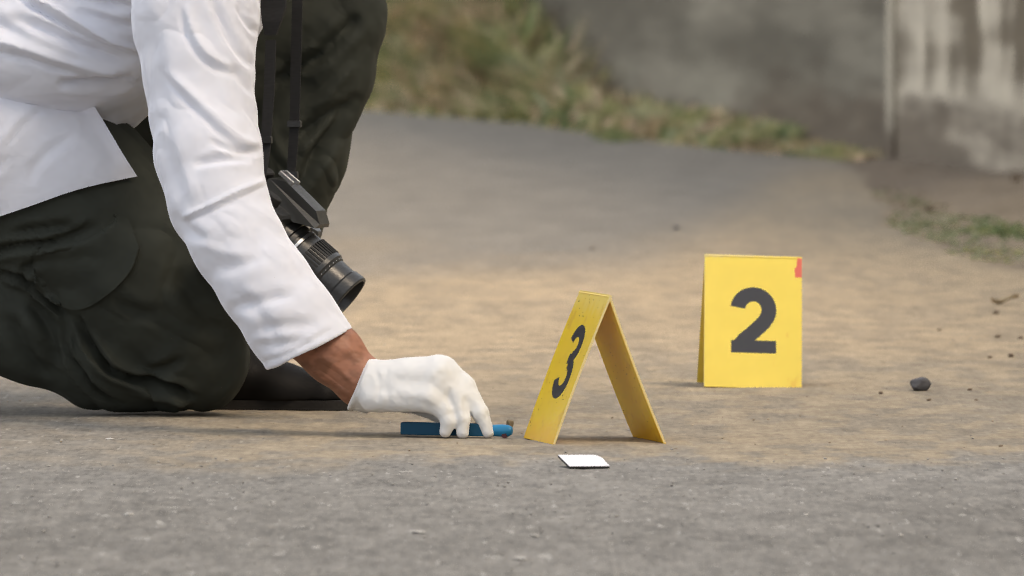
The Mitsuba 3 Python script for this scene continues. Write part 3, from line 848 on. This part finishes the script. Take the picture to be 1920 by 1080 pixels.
tr = nets(trouser_sdf, (-0.95, 9.6, -0.01), (-0.10, 10.22, 0.62), 0.0036)
wrinkle(tr, (0.6, 0, -0.75), 0.009, 6, 22, 3, 0.9)
TF = [([(0, 512), (45, 518), (88, 552), (127, 592)], 5.95, 35.2, 'v'),
      ([(-60, 480), (0, 468), (50, 456), (110, 452), (192, 416)], 6.8, 23.5, 'v'),
      ([(40, 510), (90, 478), (140, 470)], 6.8, 17.7, 'v'),
      ([(95, 490), (150, 480), (205, 480)], 6.8, 14.6, 'v'), ([(70, 536), (110, 540), (150, 540)], 6, 11.7, 'v'),
      ([(20, 440), (80, 425), (150, 420)], 8.5, 14.6, 'v'),
      ([(127, 592), (121, 650), (150, 705), (195, 745), (230, 765)], 5.95, 26.4, 'v'),
      ([(150, 590), (163, 635), (196, 690), (262, 716), (330, 728)], 5.95, 29.3, 'v'),
      ([(140, 610), (140, 660), (170, 710)], 6, 14.6, 'v'), ([(165, 620), (190, 668), (215, 705)], 6, 14.6, 'v'),
      ([(245, 708), (300, 712), (340, 728), (362, 748)], 5.95, 38.1, 'v'),
      ([(250, 733), (310, 742), (362, 752)], 6.8, 17.7, 'r'),
      ([(270, 700), (310, 690), (345, 670)], 8.5, 11.7, 'v'),
      ([(60, 560), (100, 620), (110, 690)], 13.6, 17.7, 'v'), ([(20, 590), (50, 660), (90, 710)], 13.6, 14.6, 'v'),
      ([(215, 555), (250, 580), (300, 590)], 11.9, 8.82, 'v'), ([(330, 500), (390, 590), (420, 640)], 18.7, 11.7, 'v'),
      ([(560, 140), (610, 90), (670, 30)], 11.9, 20.6, 'v'), ([(500, 165), (560, 120), (600, 100)], 8.5, 17.7, 'v'),
      ([(535, 275), (585, 235), (640, 195)], 10.2, 20.6, 'v'), ([(560, 330), (600, 270), (665, 180)], 11.9, 17.7, 'v'),
      ([(550, 215), (600, 190), (660, 120)], 10.2, 11.7, 'r'), ([(520, 390), (570, 330), (610, 260)], 10.2, 14.6, 'v')]
folds(tr, TF, 9.76)
trousers = 'person__trousers'
front_tr = Front(tr)
scene[trousers] = mikit.ply(tr, 'trouser_cloth', True)
# pocket flap on the thigh
Gp = coons([(62, 470), (110, 440), (170, 408), (238, 398)], [(66, 540), (100, 570), (150, 585), (205, 552), (250, 508), (263, 462)], 50, 26)
D = np.array([[W(a, b, 9.72) for a, b in row] for row in Gp])
D[..., 1] = front_tr(D[..., [0, 2]].reshape(-1, 2)).reshape(D.shape[:2])
for _ in range(4):
    D[1:-1, 1:-1, 1] = (D[2:, 1:-1, 1] + D[:-2, 1:-1, 1] + D[1:-1, 2:, 1] + D[1:-1, :-2, 1]) / 4
vv = np.linspace(0, 1, D.shape[0])[:, None]
D[..., 1] -= 0.0022 + 0.0065 * vv ** 2
labels[obj('pocket_flap', sheet(D, 0.0026), 'trouser_cloth', trousers, smooth=40)] = {'label': 'loose cargo pocket flap on the thigh'}


def wedge(py, px):
    return W(px, py, 9.8)


# shirt: trunk, sleeves and the tail that hangs over the hip
trunk = chain([(W(-20, 205, 9.86), 0.135), (W(120, 40, 9.84), 0.140), (W(300, -110, 9.80), 0.155), (W(370, -180, 9.80), 0.120)], 0.05)
belly = chain([(W(-60, 104, 9.735), 0.062), (W(90, 90, 9.73), 0.064), (W(215, 72, 9.745), 0.060), (W(330, 0, 9.79), 0.06)], 0.04)
shoulders = chain([(shR, 0.085), (W(395, -190, 9.8), 0.10), (shL, 0.085)], 0.04)
armL = chain([(shL, 0.075), (W(560, -130, 10.12), 0.062), (W(600, -95, 10.0), 0.052)], 0.03)


def shirt_sdf(p):
    d = smin(trunk(p), belly(p), 0.03)
    d = smin(d, shoulders(p), 0.04)
    return smin(d, armL(p), 0.02)


sh = nets(shirt_sdf, (-0.85, 9.55, 0.22), (-0.18, 10.24, 0.80), 0.0034)
wrinkle(sh, (0.9, 0, 0.25), 0.006, 7, 24, 9, 0.8)
SF = [([(30, -20), (90, 22), (150, 55), (210, 82), (262, 104)], 7.65, 27.9, 'f'), ([(20, 30), (80, 50), (160, 86), (250, 116)], 8.5, 16.3, 'v'),
      ([(-20, 88), (50, 100), (120, 125), (220, 148)], 10.2, 18.6, 'f'), ([(112, 154), (170, 158), (250, 150)], 8.5, 23.2, 'v'),
      ([(150, 20), (210, 40), (260, 56)], 8.5, 11.6, 'v'), ([(-60, 20), (0, 45), (60, 70)], 11.9, 11.6, 'v'), ([(120, -10), (190, 5), (255, 15)], 7.65, 13.9, 'v')]
folds(sh, SF, 9.72)
front_sh = Front(sh)
shirt = 'person__shirt'
pieces = [sh]
# tail of the shirt
Gt = coons([(-150, 140), (0, 150), (60, 156), (110, 160), (152, 164)], [(-150, 470), (-60, 428), (0, 405), (60, 385), (150, 352), (256, 331)], 90, 56)
D = np.array([[W(a, b, 9.70) for a, b in row] for row in Gt])
y1 = front_tr(D[..., [0, 2]].reshape(-1, 2)).reshape(D.shape[:2])
y1 = np.minimum(y1, 9.742)
ys_ = y1.copy()
y0 = y1.copy()
for it in range(90):
    pad = np.pad(ys_, 1, mode='edge')
    ys_ = (pad[2:, 1:-1] + pad[:-2, 1:-1] + pad[1:-1, 2:] + pad[1:-1, :-2]) / 4
    if it < 75:
        ys_ = np.minimum(ys_, y1 - 0.003)
y1 = ys_
vv = np.linspace(0, 1, D.shape[0])[:, None]
D[..., 1] = y1 - 0.007 - 0.010 * vv * (1 - vv)
top_ = np.clip(1 - vv / 0.30, 0, 1)
D[..., 1] = np.where(top_ > 0, D[..., 1] * (1 - top_ ** 0.7) + np.minimum(np.maximum(D[..., 1], 9.712), y0 - 0.004) * top_ ** 0.7, D[..., 1])
tail = sheet(D, 0.0024)
HF = [([(0, 282), (40, 232), (90, 192)], 10, 4.95, 'f'), ([(55, 345), (70, 300), (140, 250)], 9, 4.12, 'v'), ([(-20, 330), (20, 290)], 8, 3.3, 'v'),
      ([(95, 200), (130, 195), (165, 215)], 8, 4.12, 'v'), ([(150, 210), (190, 260), (225, 310)], 14, 2.48, 'v'), ([(-80, 380), (-20, 260), (30, 210)], 14, 4.12, 'v')]
folds(tail, HF, 9.70)
pieces.append(tail)
scene[shirt] = mikit.ply(trimesh.util.concatenate(pieces), 'shirt_cloth', 50)

SL = [((362, -165), 112, 9.62), ((364, -60), 122, 9.58), ((367, 40), 117, 9.55), ((374, 130), 103, 9.52), ((381, 210), 99, 9.50), ((390, 290), 99, 9.47), ((408, 375), 92, 9.44),
      ((445, 455), 86, 9.41), ((497, 533), 85, 9.385), ((542, 600), 87, 9.37), ((598, 686), 92, 9.355)]
sl_out = chain([(W(*c, y), r_ * y / FPX) for c, r_, y in SL], 0.012)
sl_in = chain([(W(*c, y), (r_ - 14) * y / FPX) for c, r_, y in SL[-3:]], 0.012)
c0, c1 = W(497, 698, 9.36), W(649, 622, 9.36)
cn = np.cross(c1 - c0, [0, 1, 0]); cn /= np.linalg.norm(cn)
if cn[2] > 0: cn = -cn
cup = W(515, 622, 9.37)


def sleeve_sdf(p):
    pl = ((p - ((c0 + c1) / 2).astype(np.float32)) @ cn.astype(np.float32))
    d = np.maximum(smin(sl_out(p), cap(p, W(430, 335, 9.455), W(464, 312, 9.455), 0.018, 0.0165), 0.010), pl)
    hole = np.maximum(sl_in(p), -(((p - cup.astype(np.float32)) @ cn.astype(np.float32))))
    return np.maximum(d, -hole)


sl = nets(sleeve_sdf, (-0.46, 9.24, 0.04), (-0.17, 9.70, 0.66), 0.0026, relax=2)
wrinkle(sl, (0.35, 0, -0.9), 0.0042, 12, 26, 17, 0.9)
LF = [([(338, 10), (350, 70), (385, 118), (440, 140)], 9.35, 11.9, 'f'), ([(392, -10), (420, 60), (452, 110), (478, 130)], 7.65, 10.4, 'v'), ([(440, 10), (462, 50), (482, 66)], 5.95, 8.88, 'v'),
      ([(430, 120), (455, 160), (478, 180)], 6.8, 5.92, 'v'),
      ([(300, 135), (345, 180), (395, 228), (440, 270), (484, 287)], 10.2, 11.9, 'f'), ([(362, 308), (415, 297), (478, 296)], 6.8, 8.88, 'v'), ([(395, 262), (440, 285), (490, 282)], 6, 10.4, 'v'),
      ([(336, 416), (375, 402), (430, 374), (480, 352), (505, 342)], 6, 11.9, 'f'), ([(328, 398), (350, 430), (392, 452)], 10.2, 7.4, 'v'), ([(300, 250), (330, 330), (345, 390)], 13.6, 5.92, 'v'),
      ([(430, 575), (470, 566), (520, 552), (560, 545)], 10.2, 7.4, 'v'), ([(400, 500), (440, 500), (500, 470)], 11.9, 5.92, 'v'), ([(470, 620), (510, 606), (560, 604), (600, 600)], 10.2, 5.92, 'v'),
      ([(350, 440), (420, 470), (500, 478)], 10.2, 4.45, 'r'), ([(480, 640), (530, 640), (580, 625)], 8.5, 4.45, 'v'), ([(440, 540), (500, 590), (530, 650)], 11, 4.45, 'v'),
      ([(486, 678), (560, 650), (634, 604)], 4, 3.55, 'v'), ([(270, 40), (290, 130), (310, 200)], 17, 5.92, 'v')]
folds(sl, LF, 9.42)
labels['person__sleeve'] = {'label': 'creased white shirt sleeve of the reaching right arm'}
scene['person__sleeve'] = mikit.ply(sl, 'shirt_cloth', True)

# glove: palm, five fingers and a rolled cuff
def hand_sdf(Q, k=0.012, z0=0.0):
    """Q maps (px, py, y, radius px) of the right hand to a point and a radius."""
    fing = [
        [(700, 748, 9.315, 26), (802, 748, 9.299, 25), (832, 770, 9.297, 17.5), (841, 792, 9.292, 14), (835, 810, 9.292, 11.5)],                       # little
        [(690, 722, 9.330, 34), (818, 708, 9.312, 30), (858, 746, 9.304, 17), (868, 786, 9.294, 13.5), (867, 812, 9.292, 12)],                     # ring
        [(700, 718, 9.345, 34), (828, 696, 9.332, 28), (872, 724, 9.318, 19), (901, 775, 9.302, 15.5), (915, 811, 9.297, 12)],                     # middle
        [(708, 716, 9.362, 32), (770, 702, 9.358, 26), (822, 691, 9.352, 24), (868, 718, 9.340, 17), (896, 770, 9.326, 13), (909, 808, 9.320, 10.5)],                       # index
        [(705, 735, 9.370, 28), (768, 752, 9.395, 21), (822, 776, 9.385, 16), (856, 800, 9.365, 12), (868, 807, 9.355, 10.5)]]                       # thumb
    chains = []
    for f_ in fing:
        chains.append(chain([Q(*s) for s in f_], 0.004))
    web = chain([Q(775, 723, 9.33, 44), Q(818, 714, 9.325, 38)], 0.01)
    wrist = chain([Q(668, 714, 9.352, 46), Q(702, 724, 9.345, 42), Q(760, 726, 9.335, 43)], 0.01)

    def f(p):
        d = smin(web(p), wrist(p), 0.02)
        for c_ in chains:
            d = smin(d, c_(p), 0.003 + (k - 0.003) * np.clip((p[..., 2] - z0 - 0.022) / 0.03, 0, 1))
        return d
    return f


def QR(x, y, z, r_):
    return W(x, y, z), r_ * z / FPX


hs = hand_sdf(QR)
w0, w1 = W(694, 672, 9.352), W(655, 766, 9.352)
gn = np.cross(w1 - w0, [0, 1, 0]); gn /= np.linalg.norm(gn)
if gn[0] < 0: gn = -gn
gc_ = (w0 + w1) / 2
rolled = np.linalg.norm(w1 - w0) / 2 - 0.0005


def glove_sdf(p):
    q = p - gc_.astype(np.float32)
    h_ = q @ gn.astype(np.float32)
    rad_ = np.sqrt(np.maximum((q * q).sum(-1) - h_ * h_, 0))
    d = np.maximum(hs(p), -h_)
    ring = np.sqrt((rad_ - rolled) ** 2 + h_ * h_) - 0.0029
    cone = np.maximum(np.abs(h_ - 0.010) - 0.012, rad_ - rolled - 0.0010 + 0.10 * h_)
    d = smin(d, np.maximum(cone, -h_), 0.006)
    return np.maximum(smin(d, ring, 0.002), -p[..., 2])


gl = nets(glove_sdf, (-0.20, 9.24, -0.004), (-0.005, 9.44, 0.12), 0.0016, relax=8)
wrinkle(gl, (0.35, 0, -0.9), 0.0014, 40, 80, 23, 0.35)
GF = [([(700, 690), (715, 720), (705, 760)], 5, 2.0, 'v'), ([(730, 700), (760, 715), (800, 712)], 10, 2.0, 'v'), ([(845, 725), (838, 745), (852, 765)], 5, 4, 'v'), ([(872, 742), (872, 770), (880, 790)], 5, 3, 'v'),
      ([(725, 690), (722, 735), (735, 768)], 6, 1.6, 'v'), ([(745, 750), (790, 752), (815, 765)], 8, 2, 'v')]
folds(gl, GF, 9.31)
labels['person__glove'] = {'label': 'white rubber glove on the hand reaching the blue tool'}
scene['person__glove'] = mikit.ply(gl, 'glove_rubber', True)

# the other hand rests on the raised knee, above the picture
K0 = W(640, -75, 9.99)


def QL(x, y, z, r_):
    q = W(x, y, z) - W(820, 740, 9.33)
    q[1] = -q[1]
    q = Rot.from_euler('y', -4, degrees=True).apply(q)
    return K0 + q + np.array([0.03, 0.02, 0.045]), r_ * z / FPX


hl = hand_sdf(QL, z0=K0[2])
lo = K0 + (-0.12, -0.09, -0.05); hi = K0 + (0.15, 0.14, 0.13)
scene['person__glove_001'] = mikit.ply(nets(hl, lo, hi, 0.003), 'glove_rubber', True)

# body: head, neck, trunk, arms and legs as one figure inside the clothes
HEAD = W(560, -330, 9.78)
fd = np.array([0.62, -0.12, -0.78]); fd /= np.linalg.norm(fd)                 # where the face looks
upv = np.array([0.75, 0.02, 0.62]); upv -= fd * (upv @ fd); upv /= np.linalg.norm(upv)
sdv = np.cross(fd, upv)
body_bits = [chain([(elR, 0.040), (W(490, 515, 9.40), 0.040), (W(552, 600, 9.375), 0.036), (W(625, 664, 9.36), 0.0335), (W(676, 716, 9.352), 0.0275), (W(735, 722, 9.34), 0.022)], 0.012),
             chain([(shR, 0.055), (W(385, 100, 9.53), 0.046), (elR, 0.040)], 0.02), chain([(shL, 0.055), (W(560, -130, 10.12), 0.042), (QL(690, 715, 9.34, 30)[0], 0.026)], 0.02),
             chain([(hipR, 0.095), (W(110, 50, 9.88), 0.085), (W(300, -120, 9.84), 0.095), (W(400, -200, 9.80), 0.07), (W(470, -265, 9.79), 0.055), (HEAD - upv * 0.07, 0.052)], 0.03),
             chain([(shR, 0.06), (shL, 0.06)], 0.03),
             chain([(hipR, 0.085), (W(250, 500, 9.81), 0.065), (RK, 0.042), (W(200, 655, 9.82), 0.044), (W(-250, 570, 9.86), 0.038)], 0.02),
             chain([(hipL, 0.085), (W(380, 110, 10.02), 0.060), (kneeL, 0.034), (W(530, 300, 10.03), 0.034), (W(400, 650, 10.02), 0.030), (W(440, 720, 10.01), 0.03)], 0.02),
             chain([(HEAD, 0.088), (HEAD + upv * 0.02 - fd * 0.02, 0.092)], 0.02), chain([(HEAD + fd * 0.03 - upv * 0.03, 0.064), (HEAD + fd * 0.05 - upv * 0.085, 0.036)], 0.02),
             chain([(HEAD + fd * 0.088 - upv * 0.005, 0.009), (HEAD + fd * 0.108 - upv * 0.032, 0.013)], 0.01), chain([(HEAD + fd * 0.088 - upv * 0.062 - sdv * 0.015, 0.008), (HEAD + fd * 0.088 - upv * 0.062 + sdv * 0.015, 0.008)], 0.01),
             chain([(HEAD + sdv * 0.088 - upv * 0.01, 0.012), (HEAD + sdv * 0.092 + upv * 0.02 - fd * 0.01, 0.012)], 0.01), chain([(HEAD - sdv * 0.088 - upv * 0.01, 0.012), (HEAD - sdv * 0.092 + upv * 0.02 - fd * 0.01, 0.012)], 0.01)]


def body_sdf(p):
    d = body_bits[0](p)
    for b in body_bits[1:]:
        d = smin(d, b(p), 0.010)
    for s in (-1, 1):
        d = np.maximum(d, -cap(p, HEAD + fd * 0.102 + sdv * 0.034 * s + upv * 0.004, HEAD + fd * 0.102 + sdv * 0.030 * s + upv * 0.004, 0.016, 0.016))
    return d


bd = nets(body_sdf, (-0.86, 9.30, 0.0), (-0.08, 10.2, 0.86), 0.006)
fine = nets(body_bits[0], (-0.40, 9.28, 0.0), (-0.10, 9.46, 0.36), 0.0025)
BF = [([(572, 676), (610, 690), (660, 735)], 7, 3.0, 'v'), ([(600, 660), (640, 690), (668, 722)], 6, 2.2, 'r'), ([(645, 640), (668, 668), (684, 690)], 8, 2.5, 'r'), ([(590, 700), (625, 712), (655, 745)], 6, 2, 'r')]
folds(fine, BF, 9.34)
scene[person] = mikit.ply(trimesh.util.concatenate([bd, fine]), 'skin', True)
tag(person, 'kneeling person in white shirt and dark trousers reaching down with a white gloved hand', 'person')
hair = nets(lambda p: np.maximum(np.maximum(chain([(HEAD + upv * 0.012 - fd * 0.012, 0.096), (HEAD + upv * 0.03 - fd * 0.03, 0.098)], 0.02)(p), ((p - HEAD.astype(np.float32)) @ (fd - 0.35 * upv).astype(np.float32)) - 0.045), -p[..., 2] + 0.6),
            HEAD - 0.15, HEAD + 0.17, 0.006)
scene['person__hair'] = mikit.ply(hair, 'hair_black', True)
for s in (-1, 1):
    e = trimesh.creation.icosphere(subdivisions=2, radius=0.011)
    e.apply_translation(HEAD + fd * 0.082 + sdv * 0.032 * s + upv * 0.004)
    k = numbered('person__eye'); scene[k] = mikit.ply(e, 'white_card', True)

# shoes
def shoe(heel, toe, name, lift=0.0, show=''):
    heel, toe = np.array(heel, float), np.array(toe, float)
    L = np.linalg.norm(toe - heel); x = (toe - heel) / L
    y = np.cross([0, 0, 1.0], x); y /= np.linalg.norm(y); z = np.cross(x, y)
    R = np.stack([x, y, z], 1)
    up = chain([((0.035, 0, 0.075), 0.034), ((0.085, 0, 0.070), 0.036), ((0.13, 0, 0.046), 0.034), ((0.185, 0.0, 0.028), 0.026), ((0.245, -0.004, 0.020), 0.021)], 0.02, 1.5)
    heelc = chain([((0.036, 0, 0.02), 0.034), ((0.036, 0, 0.07), 0.033)], 0.02)
    ball = chain([((0.10, 0, 0.018), 0.026), ((0.20, 0.002, 0.014), 0.026), ((0.248, -0.004, 0.012), 0.020)], 0.02, 1.45)
    f = lambda p: np.maximum(smin(smin(up(p), heelc(p), 0.02), ball(p), 0.015), 0.011 - p[..., 2])
    m = nets(f, (-0.02, -0.07, 0.0), (0.31, 0.07, 0.13), 0.003)
    k = f'person__{name}' if f'person__{name}' not in scene else numbered(f'person__{name}')
    scene[k] = mikit.ply(moved(m, R, heel), 'shoe_leather', True)
    pl = unary_union([LineString([(0.036, 0), (0.12, 0)]).buffer(0.036), LineString([(0.12, 0), (0.20, 0.002)]).buffer(0.040), LineString([(0.2, 0.001), (0.247, -0.004)]).buffer(0.0385)]).buffer(0.01).buffer(-0.008)
    s = trimesh.util.concatenate([trimesh.creation.extrude_polygon(q, h_, engine='earcut') for q, h_ in
                                  ((pl.intersection(sbox(-0.1, -0.1, 0.0745, 0.1)), 0.0115), (pl.intersection(sbox(0.110, -0.1, 0.4, 0.1)), 0.0115))]
                                 + [moved(trimesh.creation.extrude_polygon(pl.intersection(sbox(0.0745, -0.1, 0.110, 0.1)), 0.006, engine='earcut'), t=(0, 0, 0.0055))])
    scene[k + '__sole'] = mikit.ply(moved(s, R, heel), 'shoe_sole')
    return k


toe = W(655, 768, 9.94); toe[2] = 0.0005
heel = toe + np.array([-0.272, 0.045, 0.0])
labels[shoe(heel, toe, 'shoe')] = {'label': 'black leather shoe of the front foot behind the wrist'}
shoe(W(-330, 560, 9.86) + (0.02, 0, 0.035), W(-285, 776, 9.86) + (0, 0, 0.02), 'shoe')

# ------------------------------------------------------------------ the still camera on its strap
cam = thing('still_camera', 'black single lens camera hanging from a neck strap behind the white sleeve', 'camera')
xd = np.array([0.755, -0.20, -0.645]); xd /= np.linalg.norm(xd)
yd = np.cross([0, 0, 1.0], xd); yd /= np.linalg.norm(yd); zd = np.cross(xd, yd)
RC = np.stack([xd, yd, zd], 1)
CO = W(529, 457, 9.70)                                        # centre of the lens mount


def put(m):
    return moved(m, RC * 1.16, CO)


obj('body', put(trimesh.util.concatenate([box((-0.056, -0.066, -0.052), (-0.004, 0.066, 0.034), 0.009), box((-0.012, 0.030, -0.050), (0.016, 0.064, 0.026), 0.010)])), 'camera_black', cam, smooth=35)
obj('side_panel', put(box((-0.048, -0.0675, -0.040), (-0.010, -0.0655, 0.026), 0.0006)), 'camera_grey', cam, smooth=35)
pr = [(-0.052, 0.030), (-0.050, 0.047), (-0.034, 0.056), (0.010, 0.053), (0.022, 0.045), (0.022, 0.040), (0.008, 0.034), (0.0, 0.030)]
prism = trimesh.creation.extrude_polygon(Polygon(pr), 0.050, engine='earcut')
prism.apply_transform(trimesh.transformations.rotation_matrix(math.pi / 2, [1, 0, 0]))
prism.apply_translation([0, 0.025, 0])
prism = trimesh.Trimesh(*[np.array(x) for x in (prism.vertices, prism.faces)])
prism.vertices[:, 1] *= np.where(prism.vertices[:, 2] > 0.044, 0.72, 1.0)
obj('flash_housing', put(prism), 'camera_grey', cam, smooth=20)
hs_ = trimesh.util.concatenate([box((-0.046, -0.0125, 0.0555), (-0.028, -0.009, 0.0595), 0.0005), box((-0.046, 0.009, 0.0555), (-0.028, 0.0125, 0.0595), 0.0005), box((-0.047, -0.0125, 0.0555), (-0.0455, 0.0125, 0.0595), 0.0003)])
obj('hot_shoe', put(hs_), 'camera_metal', cam)
dial = lathe([(0.034, 0), (0.034, 0.0095), (0.042, 0.0095), (0.043, 0.0085), (0.043, 0)], 28)
dial.apply_transform(trimesh.transformations.rotation_matrix(-math.pi / 2, [0, 1, 0]))
obj('mode_dial', put(moved(dial, t=(-0.028, -0.046, 0))), 'camera_rubber', cam, smooth=35)
lens = 'still_camera__lens'
scene[lens] = mikit.ply(put(lathe([(-0.004, 0), (-0.004, 0.0310), (0.006, 0.0310), (0.007, 0.0285), (0.020, 0.0285), (0.021, 0.0300), (0.055, 0.0308), (0.0565, 0.0295), (0.0585, 0.0290), (0.060, 0.0275), (0.076, 0.0270), (0.078, 0.0285), (0.089, 0.0290), (0.0905, 0.0282), (0.0905, 0.0255), (0.080, 0.0235), (0.0795, 0)], 64)), 'camera_black', 30)
scene[lens + '__mount_ring'] = mikit.ply(put(lathe([(0.0075, 0.0280), (0.0075, 0.0302), (0.0125, 0.0302), (0.0125, 0.0280)], 64)), 'camera_grey', 30)
scene[lens + '__silver_ring'] = mikit.ply(put(lathe([(0.0165, 0.0283), (0.0165, 0.0303), (0.0195, 0.0303), (0.0195, 0.0283)], 64)), 'camera_metal', 30)
ticks = [moved(box((0.0575, -0.0003, 0.0290), (0.0583, 0.0003, 0.0293)), Rot.from_euler('x', a, degrees=True).as_matrix()) for a in range(0, 360, 12)]
scene[lens + '__scale_marks'] = mikit.ply(put(trimesh.util.concatenate(ticks)), 'white_card')
obj('eyecup', put(box((-0.066, -0.020, 0.022), (-0.055, 0.020, 0.048), 0.004)), 'camera_rubber', cam, smooth=35)
for (bx_, bz_, br_) in ((-0.020, 0.018, 0.0042), (-0.034, 0.020, 0.0035)):
    b_ = lathe([(0, 0), (0, br_), (0.0022, br_), (0.0028, br_ * 0.8), (0.003, 0)], 20)
    obj('button', put(moved(b_, Rot.from_euler('z', -90, degrees=True).as_matrix(), (bx_, -0.0672, bz_))), 'camera_rubber', cam, smooth=40)
ribs = []
for k in range(48):
    b = box((0.030, -0.0011, 0.0302), (0.050, 0.0011, 0.0316), 0.0)
    b.apply_transform(trimesh.transformations.rotation_matrix(2 * math.pi * k / 48, [1, 0, 0])); ribs.append(b)
scene[lens + '__zoom_ring'] = mikit.ply(put(trimesh.util.concatenate(ribs)), 'camera_rubber')
scene[lens + '__front_glass'] = mikit.ply(put(lathe([(0.0800, 0), (0.0800, 0.0228), (0.0812, 0.0226), (0.0836, 0.015), (0.0845, 0.0)], 48)), 'camera_glass', 40)
lug1, lug2 = CO + RC @ np.array([-0.035, -0.069, 0.026]), CO + RC @ np.array([-0.035, 0.069, 0.026])
for l_ in (lug1, lug2):
    obj('strap_lug', tube([l_ + (0, 0, -0.004), l_ + (-0.004, 0, 0.003), l_ + (0, 0, 0.010), l_ + (0.004, 0, 0.003)], 0.0013, 8), 'camera_metal', cam, smooth=40)
sd = np.array([0.96, -0.28, 0])
s1 = [lug1 + (0, 0, 0.008), W(498, 275, 9.66), W(505, 170, 9.67), W(508, 75, 9.68)]
obj('strap', ribbon(s1, [0.011, 0.013, 0.013, 0.013], 0.002, sd), 'strap_web', cam, smooth=40)
labels[obj('strap_pad', ribbon([W(508, 66, 9.68), W(510, 40, 9.68), W(513, 15, 9.685), W(515, -30, 9.69), W(520, -200, 9.72), W(500, -290, 9.72)], [0.014, 0.024, 0.031, 0.031, 0.034, 0.038], 0.005, sd), 'strap_web', cam, smooth=40)] = {'label': 'wide padded upper part of the neck strap'}
s2 = [lug2 + (0, 0, 0.008), W(546, 325, 9.80), W(552, 240, 9.80), W(555, 120, 9.80), W(558, 0, 9.80), W(565, -180, 9.84), W(520, -290, 9.84)]
obj('strap', ribbon(s2, [0.010, 0.011, 0.012, 0.013, 0.013, 0.016, 0.02], 0.002, sd), 'strap_web', cam, smooth=40)
for (x, y, d_) in ((552, 232, 9.797), (497, 262, 9.657), (546, 328, 9.797)):
    obj('strap_buckle', moved(box((-0.0085, -0.003, -0.004), (0.0085, 0.003, 0.004), 0.001), Rot.from_euler('z', -16, degrees=True).as_matrix(), W(x, y, d_)), 'camera_black', cam, smooth=30)
